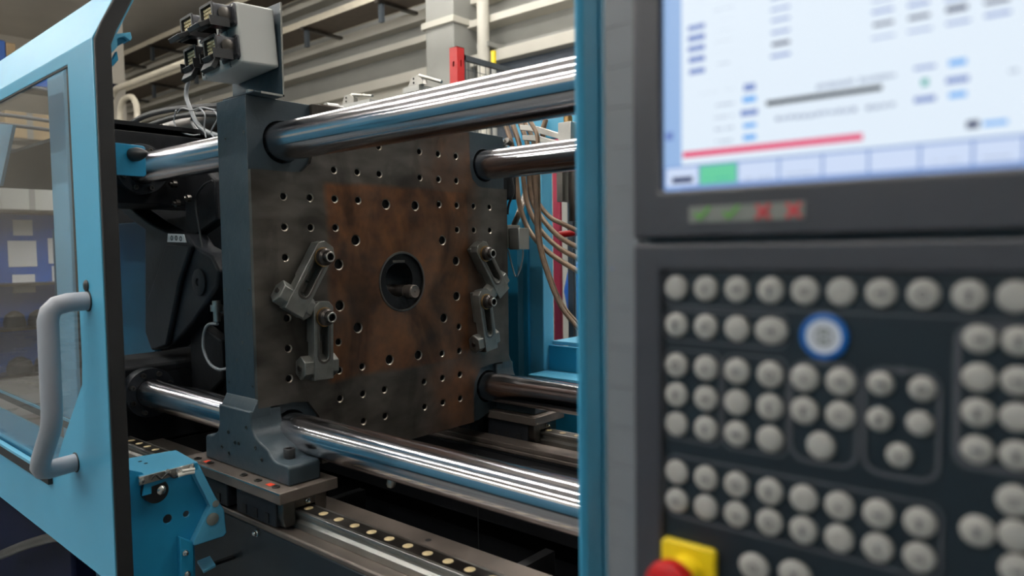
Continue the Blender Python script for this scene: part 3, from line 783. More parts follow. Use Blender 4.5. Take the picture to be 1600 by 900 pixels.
for k, (pts, lab) in enumerate((([(-0.8764,-0.18,0.5448),(-0.8928,-0.18,0.5101),(-0.8598,-0.18,0.4755),(-0.7748,-0.18,0.4538),(-0.725,-0.18,0.4502)], 'thin grey wire loop left of the thick grey cable'),
                  ([(-0.7188,-0.18,0.5316),(-0.6884,-0.18,0.5042),(-0.6952,-0.18,0.4663),(-0.6854,-0.18,0.4361)], 'thin grey wire right of the thick grey cable'),
                  ([(-0.6323,-0.18,0.5122),(-0.611,-0.18,0.4848),(-0.6524,-0.18,0.4517),(-0.6345,-0.18,0.4286)], 'thin pale wire touching the dark frame'),
                  ([(-0.8638,-0.18,0.535),(-0.8321,-0.18,0.5449),(-0.7688,-0.18,0.5304),(-0.7026,-0.18,0.5294),(-0.6246,-0.18,0.5112)], 'thin pale wire lying along the top of the black hoses'))):
    tag(B().tube(smooth_path(pts), .0024, 8).build('thin_wire', 'grey_cable'), lab, 'wire', 'thin wires behind the platen')

# ---------------------------------------------------------------- connector box on its bracket
BR_ = thing('box_bracket', (-.03, -.37, .43), 'bent dark steel bracket plate standing on the platen top', 'bracket')
B().box(-.200, .018, -.356, -.352, .436, .640).build('back_plate', 'dark_paint', BR_, bevel=.001)
B().box(-.120, .018, -.425, -.352, .4315, .4355).build('foot_flange', 'dark_paint', BR_, bevel=.001)
B().box(.0182, .0192, -.356, -.352, .4315, .640).build('bare_edge', 'bright', BR_)
B().box(.0182, .0192, -.410, -.352, .4312, .4358).build('bare_edge', 'bright', BR_)
B().lathe((-.022, -.412, .4357), (0, 0, 1), [(0, .009), (.007, .009), (.008, .007)], 12).build('flange_bolt', 'steel', BR_)
BX = thing('connector_box', (.011, -.357, .497), 'light grey enclosure with four black multi-pin connectors, above the platen', 'junction box')
BX['_local'] = 1
W, D, H = .187, .090, .130
B().box(-W, 0, -D, 0, 0, H).build('enclosure', 'light_box', BX, bevel=.005, seg=3)
B().box(-.052, -.048, -D-.0005, .0002, .001, H-.001).box(-W+.02, -W+.022, -D-.0005, .0002, .001, H-.001).build('lid_seam', 'grey_cable', BX)
for x in (-.012, -W+.012):
    for z in (.012, H-.012):
        B().lathe((x, -D, z), (0, -1, 0), [(0, .004), (.001, .004), (.001, .0022), (0.0002, .002)], 10).build('lid_screw', 'rubber', BX)
B().box(-.105, -.095, -D-.006, -D-.0002, .062, .078).box(-.092, -.082, -D-.006, -D-.0002, .062, .078).build('red_tag', 'red_plastic', BX, bevel=.001)
B().box(-.106, -.081, -D-.004, -D-.0002, .078, .086).build('tag_holder', 'light_box', BX, bevel=.001)
def connector(x, z, up):
    c = B().plate(rrect(x-.038, x+.038, z-.024, z+.024, .004), [rrect(x-.018, x+.018, z-.011, z+.011, .002)], 'y', -D-.004, -D-.0003).build('connector', 'hood', BX, bevel=.001)
    B().plate(rrect(x-.0265, x+.0265, z-.0195, z+.0195, .004), [rrect(x-.0230, x+.0230, z-.0160, z+.0160, .003)], 'y', -D-.046, -D-.0038).build('shell', 'hood', c, bevel=.0008)
    B().plate(rrect(x-.0285, x+.0285, z-.0215, z+.0215, .004), [rrect(x-.0230, x+.0230, z-.0160, z+.0160, .003)], 'y', -D-.0490, -D-.046).build('gasket', 'rubber', c, bevel=.0005)
    B().box(x-.0225, x+.0225, -D-.036, -D-.0038, z-.0155, z+.0155).build('insert', 'rubber', c)
    b = B()
    for i in range(6):
        for j in range(4):
            xx = x-.0175+.0070*i; zz = z-.0110+.0073*j
            b.box(xx-.0024, xx+.0024, -D-.044, -D-.0358, zz-.0024, zz+.0024)
    tag(b.build('contact_pins', 'pin', c), kind='stuff')
    s = 1 if up else -1
    for e in (-1, 1):
        B().lathe((x+e*.0267, -D-.022, z-.002), (e, 0, 0), [(0, .0150), (.0025, .0150), (.0035, .012)], 20).build('lever_disc', 'steel_dark' if e > 0 else 'rubber', c)
    # locking cap, folded open
    lid = B().cbox((x, -D-(.064 if up else .050), z-(.026 if up else .036)), (.050, .036, .011), (R(25 if up else 60), 0, 0))
    lid.cbox((x, -D-.050, z-.024), (.036, .020, .012), (R(30), 0, 0))
    lid.build('open_cap', 'rubber', c, bevel=.0015)
    B().box(x-.0315, x-.0290, -D-.058, -D-.014, z-.030, z-.010).build('cap_arm', 'rubber', c)
    B().box(x+.0290, x+.0315, -D-.058, -D-.014, z-.030, z-.010).build('cap_arm', 'rubber', c)
    for e in (-1, 1):
        B().lathe((x+e*.0325, -D-.004, z+.018), (0, -1, 0), [(0, .003), (.0015, .003), (.0018, .002)], 8).build('screw', 'bright', c)
        B().lathe((x+e*.0325, -D-.004, z-.018), (0, -1, 0), [(0, .003), (.0015, .003), (.0018, .002)], 8).build('screw', 'bright', c)
connector(-.040, .104, True); connector(-.133, .104, True)
connector(-.040, .036, False); connector(-.133, .036, False)
BX.rotation_euler = (R(3.0), R(-2.9), R(-1.0))
del BX['_local']

# small beige plug and hinge bits on the platen top edge
t = thing('hose_fitting', (-.05, -.18, .43), 'small pale hose plug on the platen top edge behind the upper tie bar', 'fitting')
pp = [(-0.05,-0.2138,0.4361),(-0.05,-0.1951,0.4386),(-0.05,-0.1723,0.4402),(-0.05,-0.1569,0.4391)]
B().lathe(pp[0], Vector(pp[3])-Vector(pp[0]), [(0, .008), (.02, .008), (.02, .014), (.055, .014), (.055, .010), (.07, .010), (.07, .006), (.08, .004)], 14).build('plug', 'light_box', t)
B().box(-.13, -.01, -.235, -.10, .4305, .436).build('rusty_shim', 'steel_brown', t)

# ---------------------------------------------------------------- sliding guard door (left)
DR = thing('guard_door', (-.0085, -.74, -.55), 'light blue sliding guard door with safety glass and black edge seal, left', 'door')
DR['_local'] = 1
DO = Vector((0, -.74, -.55))
def dxz(x, z): return (x, z+.55)
FOLD = .486+.55
wout = [(-1.25, .461+.55), (-.132, .461+.55), (-.127, -.13+.55), (-.133, -.18+.55), (-.275, -.325+.55), (-.345, -.408+.55), (-1.25, -.408+.55)]
B().plate([(-1.5, -.012), (.005, -.012), (.005, FOLD), (-1.5, FOLD)], [wout], 'y', 0, .004).build('front_sheet', 'blue', DR, bevel=.0012)
# sloped upper part
sl = .48
B().prism([(0, FOLD), (sl*.12, FOLD+.12), (sl*.12+.004, FOLD+.118), (.0045, FOLD-.003)], 'x', -1.5, .005).build('sloped_sheet', 'blue', DR, bevel=.0012)
B().box(-1.5, .0, sl*.12, sl*.12+.03, FOLD+.115, FOLD+.12).build('top_return', 'blue', DR)
# end return (faces the open side) and bottom return
endp = [(.0, -.012), (.0, FOLD), (sl*.12, FOLD+.12), (sl*.12+.036, FOLD+.12), (.0335, FOLD-.006), (.0335, -.012)]
B().prism(endp, 'x', .001, .0052).build('end_return', 'blue_edge', DR, bevel=.001)
B().prism([(0, -.012), (.03, -.035), (.034, -.035), (.034, -.03), (.004, -.008)], 'x', -1.5, .005).build('bottom_return', 'blue', DR)
# black seal strip
s0, s1 = .0018, .0315
sp = [(s0, -.012), (s0, FOLD-.002), (s0+.012, FOLD+.030), (sl*.12+s0, FOLD+.12), (sl*.12+s1, FOLD+.12), (s1+.010, FOLD+.020), (s1, FOLD-.008), (s1, -.012)]
B().prism(sp, 'x', .0053, .0125).build('edge_seal', 'seal', DR, bevel=.003, seg=3)
# inner stiffener behind the glass stile
B().box(-.115, -.003, .0045, .030, -.005, FOLD-.01).build('stile_box', 'blue', DR)
# glass
B().prism([(a+(.0 if a < -1 else .02), c+(.012 if c > 0.9 else -.012)) for a, c in wout], 'y', .0045, .0085).build('glass_pane', 'glass', DR, smooth=False)
B().prism([(-1.25, .461+.55-.004), (-.132, .461+.55-.004), (-.132, .461+.55), (-1.25, .461+.55)], 'y', .0008, .0043).build('glazing_gasket', 'rubber', DR)
# lower glazing rail: blue lip, black strip
B().box(-1.25, -.352, -.012, -.0003, .142, .150).build('rail_lip', 'blue_edge', DR, bevel=.001)
B().box(-1.25, -.350, -.010, -.0003, .118, .1418).build('rail_strip', 'rubber', DR, bevel=.001)
# second, inner rail seen through the glass
B().box(-1.25, -.245, .040, .052, .232, .252).build('inner_rail', 'rubber', DR, bevel=.001)
B().box(-1.25, -.245, .036, .0399, .252, .258).build('inner_rail_lip', 'blue_edge', DR)
B().box(-.262, -.240, .038, .050, .222, .240).build('rail_end_clip', 'grey_cable', DR, bevel=.001)
B().box(-1.25, -.24, .030, .036, -.005, .21).build('inner_lower_sheet', 'blue', DR)
# handle
hp = [(-.075, .0, .542), (-.076, -.035, .541), (-.077, -.055, .536), (-.078, -.066, .525), (-.079, -.070, .508), (-.080, -.070, .45), (-.081, -.070, .335), (-.086, -.070, .312), (-.097, -.070, .292),
      (-.165, -.070, .222), (-.176, -.069, .207), (-.182, -.064, .198), (-.186, -.052, .195), (-.189, -.030, .196), (-.190, 0, .198)]
B().tube(hp, .0185, 20).build('handle', 'handle', DR)
B().lathe((-.075, -.0003, .542), (0, -1, 0), [(0, .021), (.002, .021)], 24).build('handle_foot', 'rubber', DR)
B().lathe((-.190, -.0003, .198), (0, -1, 0), [(0, .021), (.002, .021)], 24).build('handle_foot', 'rubber', DR)
B().lathe((-.079, -.0003, .572), (0, -1, 0), [(0, .0115), (.002, .0115), (.004, .009), (.005, .004)], 20).build('plug', 'rubber', DR)
# stop tab with rubber buffer, and hooked striker above it
B().prism([(.030, .785), (.030, .8465), (.086, .845), (.090, .842), (.090, .789), (.086, .785)], 'x', -.004, .000).build('buffer_tab', 'blue_deep', DR, bevel=.001)
B().lathe((.0003, .066, .826), (1, .25, 0), [(0, .013), (.012, .0135), (.024, .011), (.038, .006), (.042, .002)], 20).build('rubber_buffer', 'rubber', DR)
B().prism([(.031, .985), (.031, 1.020), (.052, 1.034), (.072, 1.050), (.072, 1.058), (.068, 1.058), (.046, 1.045), (.030, 1.045), (.030, .985)], 'x', -.010, -.006).build('striker_web', 'blue_deep', DR)
B().prism([(.031, 1.048), (.070, 1.061), (.072, 1.050), (.069, 1.044), (.058, 1.050), (.045, 1.044), (.045, 1.028), (.031, 1.010)], 'x', -.030, .004).build('striker', 'blue', DR, bevel=.001)
B().prism([(.031, .992), (.044, 1.020), (.046, 1.004), (.036, .990)], 'x', -.010, .003).build('striker_gusset', 'blue_deep', DR, bevel=.0006)
# roller carriage that carries the door (out of sight below)
B().box(-1.45, -1.35, .0, .03, -.79, -.012).build('hanger_leg', 'blue', DR)
B().box(-.16, -.08, .035, .05, -.79, -.03).build('hanger_leg', 'blue', DR)
DR.rotation_euler = (0, 0, R(-1.3))
del DR['_local']

# ---------------------------------------------------------------- blue roller bracket at the lower left
XB = -.03
RB = thing('roller_bracket', (XB, -.62, FZ), 'blue sheet metal bracket with a black roller beside the front rail', 'bracket')
ol = [(-0.03,-0.7034,-0.3427),(-0.03,-0.6722,-0.3569),(-0.03,-0.6651,-0.3678),(-0.03,-0.5631,-0.3616),(-0.03,-0.555,-0.369),(-0.03,-0.5222,-0.4462),(-0.03,-0.503,-0.4815),(-0.03,-0.499,-0.5345),(-0.03,-0.5052,-0.5412),(-0.03,-0.5713,-0.5413),(-0.03,-0.574,-0.613),(-0.03,-0.7123,-0.5629)]
h1 = [(-0.03,-0.6253,-0.4668),(-0.03,-0.5864,-0.4673),(-0.03,-0.5268,-0.4917),(-0.03,-0.5348,-0.4357),(-0.03,-0.5608,-0.5601)]
def yz(l): return [(y, z) for x, y, z in l]
hl = [circ(h1[0][1], h1[0][2], .0095, 20), circ(h1[1][1], h1[1][2], .0068, 16), circ(h1[3][1], h1[3][2], .003, 10)]
ol2 = yz(ol)[:-2] + [(ol[-2][1], FZ+.002), (ol[-1][1], FZ+.002)]
B().plate(ol2, hl, 'x', XB-.004, XB).build('panel', 'blue_deep', RB, bevel=.0008)
# raised border frame
fr = [(-0.01,-0.577,-0.3628),(-0.01,-0.5647,-0.3644),(-0.01,-0.5323,-0.4392),(-0.01,-0.5133,-0.4755),(-0.01,-0.5093,-0.5264),(-0.01,-0.5154,-0.533),(-0.01,-0.5807,-0.533),(-0.01,-0.5803,-0.5235),(-0.01,-0.5416,-0.4604),(-0.01,-0.5546,-0.429),(-0.01,-0.5724,-0.3872)]
B().prism(yz(fr), 'x', XB+.0002, XB+.018).build('border', 'blue', RB, bevel=.001)
# top shelf
ts = [(-0.1787,-0.6404,-0.362),(-0.1611,-0.5438,-0.362),(-0.0271,-0.559,-0.362),(-0.0051,-0.6741,-0.362),(-0.0572,-0.6886,-0.362)]
B().prism([(x, y) for x, y, z in ts], 'z', -.366, -.362).build('top_flange', 'blue', RB, bevel=.001)
lipf = [(0.0,-0.6773,-0.3589),(0.0,-0.5733,-0.3537),(0.0,-0.5725,-0.3688),(0.0,-0.6683,-0.3806),(0.0,-0.6688,-0.3947),(0.0,-0.6861,-0.3952)]
B().prism(yz(lipf), 'x', XB+.028, XB+.032).build('front_lip', 'blue_deep', RB, bevel=.0006)
for (x, y, z) in [(-0.131,-0.6345,-0.3618),(-0.1062,-0.6329,-0.3618)]:
    B().lathe((x, y, z), (0, 0, 1), [(0, .004), (.0004, .004), (.0004, .0005)], 10).build('pin_hole', 'pit', RB)
mp_ = [(0.004,-0.6928,-0.3695),(0.004,-0.5809,-0.3579),(0.004,-0.5801,-0.373),(0.004,-0.637,-0.3761),(0.004,-0.6918,-0.3736),(0.004,-0.6926,-0.3632)]
sw = [(0.006,-0.6931,-0.355),(0.006,-0.583,-0.353),(0.006,-0.5822,-0.368),(0.006,-0.6925,-0.3718)]
B().prism(yz(sw), 'x', XB+.0325, XB+.036).build('steel_strip', 'steel', RB, bevel=.0006)
for (x, y, z) in [(0.0062,-0.6886,-0.3625),(0.0062,-0.5887,-0.3584),(0.0062,-0.6373,-0.3572),(0.0062,-0.6166,-0.3596)]:
    B().lathe((x, y, z), (1, 0, 0), [(0, .0055), (.003, .0055), (.0045, .003)], 12).build('screw', 'bright', RB)
B().tube(smooth_path([(0.012,-0.6728,-0.3641),(0.012,-0.6638,-0.3561),(0.012,-0.6529,-0.3666),(0.012,-0.6399,-0.3594),(0.012,-0.6275,-0.3703),(0.012,-0.6118,-0.3677)]), .002, 6).build('wire_spring', 'rubber', RB)
B().tube([(0.013,-0.6201,-0.368),(0.013,-0.6043,-0.3667),(0.013,-0.587,-0.3682)], .0045, 10).build('cable_end', 'white_tie', RB)
B().tube([(0.015,-0.6129,-0.3602),(0.015,-0.5864,-0.3626)], .003, 10).build('cable_end', 'white_tie', RB)
rc = [(-0.01,-0.6543,-0.3902)][0]
B().lathe((XB+.002, rc[1], rc[2]-.006), (1, 0, 0), [(0, .0215), (.001, .024), (.020, .024), (.021, .0215)], 36).build('roller', 'rubber', RB)
B().lathe((XB+.0325, rc[1]+.004, rc[2]-.002), (1, 0, 0), [(0, .009), (.003, .009), (.005, .006), (.007, .003)], 16).build('roller_bolt', 'bright', RB)
pd = [(-0.012,-0.5388,-0.4882),(-0.012,-0.5304,-0.4569)]
B().lathe((XB+.0182, pd[0][1], pd[0][2]), (1, 0, 0), [(0, .0135), (.0015, .0135), (.002, .0125)], 28).build('felt_plug', 'strip_grey', RB)
B().lathe((XB+.0182, pd[1][1], pd[1][2]), (1, 0, 0), [(0, .0075), (.001, .0075), (.0012, .003)], 20).build('felt_plug', 'strip_grey', RB)
ch = [(-0.01,-0.6081,-0.5064),(-0.01,-0.5805,-0.5262),(-0.01,-0.5834,-0.6038),(-0.01,-0.6181,-0.5912)]
chz = yz(ch); chz[2] = (chz[2][0], FZ+.002); chz[3] = (chz[3][0], FZ+.002)
B().prism(chz, 'x', XB+.0002, XB+.014).build('channel', 'blue_deep', RB, bevel=.002)
for (x, y, z) in [(-0.014,-0.5983,-0.5434),(-0.014,-0.596,-0.5894)]:
    B().lathe((XB+.0141, y, z), (1, 0, 0), [(0, .006), (.002, .006), (.003, .004), (.008, .004), (.009, .002)], 12).build('screw', 'bright', RB)
t = thing('blue_step_plate', (0, -.5, -.6), 'small light blue plate poking out below the roller bracket', 'plate')
bp = [(-0.0877,-0.5397,-0.6),(-0.0916,-0.5082,-0.6),(-0.0359,-0.5234,-0.6),(-0.0257,-0.556,-0.6)]
B().prism([(x, y) for x, y, z in bp], 'z', -.606, -.600).build('plate', 'blue_edge', t, bevel=.001)
bx = sum(p[0] for p in bp)/4; by = sum(p[1] for p in bp)/4
B().box(bx-.008, bx+.004, by, -.467, -.612, -.6062).build('arm', 'black_paint', t)

# ---------------------------------------------------------------- rear of the machine: guards, hoses
G = thing('rear_guard_frame', (-.2, .95, FZ), 'blue steel rear guard column and panel behind the platen', 'guard frame')
c1 = [(-0.4488,0.95,0.3131),(-0.3486,0.95,0.307),(-0.2094,0.95,0.2984),(-0.219,0.95,-0.4059),(-0.1,0.95,-0.3329)]
B().box(c1[0][0]-.55, c1[1][0]+.02, .97, .99, FZ+.002, .53).build('rear_panel', 'blue_deep', G, bevel=.002)
B().box(c1[1][0]-.01, c1[2][0]-.02, .90, .965, FZ+.002, .58).build('column', 'blue', G, bevel=.004)
B().box(c1[1][0]+.03, c1[1][0]+.055, .885, .90, -.5, .56).build('column_rib', 'blue_deep', G, bevel=.002)
B().box(c1[2][0]-.10, 1.4, .93, .965, .50, .60).build('top_beam', 'blue', G, bevel=.004)
B().box(c1[2][0]-.02, 1.4, .93, .95, FZ+.002, -.29).build('lower_panel', 'blue_deep', G, bevel=.002)
B().box(c1[2][0]-.02, 1.4, .80, .93, -.395, -.385).build('lower_shelf', 'blue', G, bevel=.002)
B().box(c1[2][0]-.02, 1.4, .955, 1.15, -.29, -.275).build('sill', 'blue_edge', G, bevel=.002)
# crimson fence post and window cut behind
t = thing('crimson_post', (-.2, 1.6, FZ), 'crimson steel post between the blue column and the wire mesh', 'post')
cp = [(-0.6973,1.6,0.3613),(-0.6425,1.6,0.3579),(-0.7053,1.6,-0.5311)]
B().box(cp[0][0], cp[0][0]+(cp[1][0]-cp[0][0])*.8, 1.58, 1.60, FZ+.002, .95).build('post', 'crimson', t, bevel=.004)
B().box(cp[0][0]-.03, cp[1][0]+.03, 1.55, 1.69, FZ+.0021, FZ+.012).build('foot_plate', 'crimson', t)
t = thing('wire_mesh_panel', (.2, 1.62, FZ), 'dark wire mesh fence panel right of the crimson post', 'fence panel')
x0 = cp[1][0]+.02
B().box(x0, x0+.03, 1.60, 1.63, FZ+.002, .95).box(x0, x0+1.4, 1.60, 1.63, .92, .95).box(x0, x0+1.4, 1.60, 1.63, -.55, -.52).build('panel_frame', 'mesh_wire', t)
for k in range(27):
    B().box(x0+.05*k+.03, x0+.05*k+.033, 1.612, 1.616, -.52, .92).build('wire', 'mesh_wire', t)
for k in range(15):
    B().box(x0, x0+1.4, 1.609, 1.612, -.5+.1*k, -.497+.1*k).build('wire', 'mesh_wire', t)
t = thing('blue_bag', (-.1, 2.2, FZ), 'dark blue padded bag or seat seen through the wire mesh', 'bag')
sb = [(-1.0394,2.2,-0.1135),(-1.0439,2.2,-0.494)]
b = B(); b.lathe((sb[0][0]+.12, 2.3, -.35), (0, 0, 1), [(0, .12), (.02, .17), (.18, .2), (.32, .17), (.36, .10), (.37, .01)], 24)
b.build('cushion', 'bin_blue', t)
B().cyl((sb[0][0]+.12, 2.3, FZ+.002), (sb[0][0]+.12, 2.3, -.349), .03).build('stem', 'steel_dark', t)
t = thing('white_workbench', (-.2, 3.0, FZ), 'white bench surface seen low through the wire mesh', 'bench')
B().box(-1.6, 2.2, 2.8, 3.6, -.62, -.58).build('bench_top', 'paper', t, bevel=.004)
B().box(-1.5, 2.1, 3.5, 3.54, -.58, .30).build('back_board', 'light_box', t)
for x in (-1.5, 2.0):
    for y in (2.85, 3.5):
        B().box(x, x+.05, y, y+.05, FZ+.002, -.6202).build('leg', 'steel', t)
# vertical grey valve block and slide rods
t = thing('rear_slide_unit', (.1, .58, .45), 'grey steel slide rods and upright block above the rear upper tie bar', 'slide unit')
ra = [(-0.0802,0.62,0.4956),(0.0988,0.62,0.4214),(-0.0669,0.62,0.4601),(0.0785,0.62,0.4236)]
B().prism([(x, z) for x, y, z in [(-0.0857,0.62,0.4962),(-0.0309,0.62,0.4875),(0.094,0.62,0.4422),(0.0938,0.62,0.426),(-0.0366,0.62,0.4693),(-0.086,0.62,0.4792)]], 'y', .60, .64).build('slide_bar', 'steel', t, bevel=.001)
B().prism([(x, z) for x, y, z in [(-0.0425,0.58,0.453),(0.0056,0.58,0.4477),(0.1228,0.58,0.4108),(0.1227,0.58,0.3969),(0.0054,0.58,0.4293),(-0.0428,0.58,0.4364)]], 'y', .56, .60).build('slide_bar', 'steel', t, bevel=.001)
vb = [(0.0839,0.6,0.4795),(0.1239,0.6,0.4746),(0.0831,0.6,0.421)]
B().box(vb[0][0], vb[1][0]+.01, .585, .65, vb[2][2]-.02, vb[0][2]).build('upright_block', 'steel', t, bevel=.002)
B().lathe((vb[0][0]+.022, .61, vb[0][2]), (0, 0, 1), [(0, .014), (.02, .014), (.02, .011), (.035, .011)], 12).build('brass_fitting', 'brass', t)
t = thing('valve_block', (.1, .62, .2), 'grey hydraulic cylinder block hanging below the rear upper tie bar with a red handle', 'valve block')
v2 = [(-0.04,0.72,0.3375),(0.0487,0.72,0.3306),(-0.0413,0.72,0.2436),(0.0469,0.72,0.1746),(-0.0108,0.72,0.2746),(0.0014,0.72,0.1697),(0.0356,0.72,0.1168)]
B().box(v2[0][0], v2[0][0]+.025, .74, .80, v2[2][2], v2[0][2]+.08).build('side_plate', 'steel', t, bevel=.001)
B().lathe((v2[0][0]+.075, .77, v2[3][2]), (0, 0, 1), [(0, .038), (.2, .038), (.2, .04), (.28, .04)], 24).build('cylinder', 'steel_dark', t)
B().lathe((v2[0][0]+.075, .77, v2[3][2]-.03), (0, 0, 1), [(0, .018), (.03, .018)], 16).build('brass_nut', 'brass', t)
B().tube([(v2[0][0]+.01, .74, v2[3][2]-.045), (v2[0][0]+.14, .74, v2[3][2]-.035)], .012, 12).build('red_handle', 'red_plastic', t)
B().box(v2[0][0]-.02, v2[0][0]+.14, .80, .93, v2[0][2]+.06, v2[0][2]+.08).build('mount', 'black_paint', t)
# small terminal box
t = thing('terminal_box', (-.05, .50, .1), 'small grey terminal box with a wire loop on the platen rear edge', 'terminal box')
tbx = [(-0.0334,0.47,0.1582),(-0.0067,0.47,0.1573),(0.035,0.47,0.148),(0.0338,0.47,0.0803),(-0.0348,0.47,0.0851)]
B().box(tbx[0][0], tbx[1][0], .44, .50, tbx[4][2], tbx[0][2]).build('plate', 'steel', t, bevel=.001)
B().box(tbx[1][0]+.001, tbx[2][0], .445, .495, tbx[3][2], tbx[2][2]).build('case', 'steel', t, bevel=.002)
B().box(-.13, -.10, .4302, .47, tbx[4][2]+.02, tbx[0][2]-.02).box(-.13, tbx[0][0]+.001, .455, .47, tbx[4][2]+.02, tbx[0][2]-.02).build('bracket', 'black_paint', t)
B().tube(smooth_path([(-0.0322,0.47,0.081),(-0.017,0.47,0.0302),(-0.0017,0.47,-0.0041),(0.0172,0.47,0.0203),(0.0283,0.47,0.0604),(0.0287,0.47,0.0844)]), .0025, 8).build('wire_loop', 'grey_cable', t)
# hoses
HLAB = ['leftmost brown hydraulic hose falling behind the rear tie bar', 'second brown hydraulic hose of the bundle', 'third brown hydraulic hose of the bundle', 'fourth brown hydraulic hose, highest where it turns right', 'lowest brown hydraulic hose sweeping down to the right', 'thin brown hose running along the lowest hose', 'short brown hose stub above the rear tie bar', 'thick brown hose slanting behind the terminal box']
HOSES = [[(-0.1506,0.6,0.5102),(-0.1207,0.6,0.4297),(-0.1054,0.6,0.3385),(-0.0904,0.6,0.2306),(-0.0476,0.6,0.1395),(0.0319,0.6,0.0687),(0.1507,0.6,0.0072)],
         [(-0.1362,0.62,0.5152),(-0.1037,0.62,0.4299),(-0.0913,0.62,0.3346),(-0.0734,0.62,0.2348),(-0.0253,0.62,0.1518),(0.0484,0.62,0.0892),(0.137,0.62,0.0473)],
         [(-0.1189,0.64,0.5155),(-0.0864,0.64,0.4344),(-0.0825,0.64,0.3353),(-0.0673,0.64,0.2417),(-0.0189,0.64,0.1753),(0.0442,0.64,0.1206),(0.1233,0.64,0.0819)],
         [(-0.1127,0.66,0.5172),(-0.0747,0.66,0.4395),(-0.0818,0.66,0.3409),(-0.0665,0.66,0.2533),(-0.0126,0.66,0.1905),(0.0457,0.66,0.1629),(0.1098,0.66,0.1359)],
         [(-0.0093,0.56,0.4962),(0.0214,0.56,0.4377),(0.0147,0.56,0.3426),(0.0125,0.56,0.2034),(0.0214,0.56,0.1002),(0.0564,0.56,-0.0026),(0.1062,0.56,-0.0993),(0.177,0.56,-0.1702)],
         [(0.0133,0.575,0.3439),(0.0138,0.575,0.2038),(0.0202,0.575,0.1002),(0.0553,0.575,-0.0032),(0.1052,0.575,-0.0963),(0.1786,0.575,-0.1655)],
         [(-0.0214,0.66,0.5144),(-0.0356,0.66,0.4758),(-0.0308,0.66,0.4328)],
         [(-0.2969,0.895,0.3206)] + [(-0.1909,0.72,0.2174),(-0.222,0.72,0.1613),(-0.2538,0.72,0.0926)]]
for lab, pth, r in zip(HLAB, HOSES, (.0085, .0085, .0085, .008, .0075, .0045, .009, .011)):
    tag(B().tube(smooth_path(pth), r, 12).build('hydraulic_hose', 'hose'), lab, 'hose', 'brown hydraulic hoses behind the platen')
t = thing('hose_coupling', (-.05, .42, .42), 'small dark coupling with a bright nut at the platen top rear corner', 'coupling')
hc = [(-0.0366,0.47,0.4144),(-0.0178,0.47,0.4184),(0.003,0.47,0.2611),(-0.0233,0.47,0.2667)]
B().lathe(hc[0], (.3, -1, 0), [(0, .012), (.02, .012), (.02, .008), (.03, .008)], 12).build('nut', 'bright', t)
B().lathe((hc[0][0]+.02, hc[0][1], hc[0][2]), (.3, -1, .2), [(0, .009), (.03, .009)], 12).build('nut', 'steel_dark', t)
B().tube(smooth_path([(-0.0215,0.47,0.3629),(-0.012,0.47,0.3021),(-0.0075,0.47,0.2617),(-0.0268,0.47,0.2226),(-0.0327,0.47,0.1926)]), .004, 8).build('hose', 'black_cable', t)
B().box(-.14, -.02, .4302, .50, .24, .36).build('mount_block', 'black_paint', t, bevel=.003)

# red fence post and mesh panel behind
t = thing('red_fence_post', (-1.7, 2.0, FZ), 'bright red square fence post with two slots standing behind the platen', 'fence post')
rp = [(-1.5157,1.7,1.2452),(-1.4594,1.7,1.2346),(-1.4645,1.7,1.0353)]
px0, pz1 = rp[0][0], rp[1][2]
b = B().plate([(px0, FZ+.002), (px0+.06, FZ+.002), (px0+.06, pz1), (px0, pz1)], [rrect(px0+.025, px0+.037, pz1-.11, pz1-.08, .004)], 'y', 1.70, 1.703)
b.box(px0, px0+.003, 1.7031, 1.76, FZ+.002, pz1).box(px0, px0+.06, 1.757, 1.76, FZ+.002, pz1)
b.plate([(1.7031, FZ+.002), (1.76, FZ+.002), (1.76, pz1), (1.7031, pz1)], [rrect(1.728, 1.737, pz1-.11, pz1-.07, .004)], 'x', px0+.057, px0+.06)
b.box(px0, px0+.06, 1.70, 1.76, pz1-.004, pz1)
b.build('post', 'red', t)
t = thing('mesh_fence_panel', (px0, 2.4, FZ), 'dark framed wire mesh fence panel running back from the red post', 'fence panel')
xm = px0+.03
B().box(xm-.012, xm+.012, 1.77, 2.7, pz1-.06, pz1-.03).box(xm-.012, xm+.012, 1.77, 1.79, FZ+.15, pz1-.03).box(xm-.012, xm+.012, 2.68, 2.7, FZ+.002, pz1-.03).box(xm-.012, xm+.012, 1.77, 2.7, FZ+.15, FZ+.18).build('panel_frame', 'mesh_wire', t)
for k in range(17):
    B().box(xm-.0015, xm+.0015, 1.82+.05*k, 1.823+.05*k, FZ+.18, pz1-.06).build('wire', 'mesh_wire', t)
for k in range(22):
    B().box(xm-.0035, xm-.001, 1.79, 2.68, pz1-.11-.1*k, pz1-.107-.1*k).build('wire', 'mesh_wire', t)
yp = [(-2.5159,3.2,1.6939),(-2.5171,3.2,1.6326)]
t = thing('yellow_topped_post', (yp[0][0], 3.2, FZ), 'thin post with yellow top seen behind the mesh panel', 'post')
B().cyl((yp[0][0], 3.2, FZ+.002), (yp[0][0], 3.2, yp[1][2]-.04), .02).build('pole', 'wall_grey', t)
B().cyl((yp[0][0], 3.2, yp[1][2]-.039), (yp[0][0], 3.2, yp[0][2]), .022).build('yellow_cap', 'yellow', t)

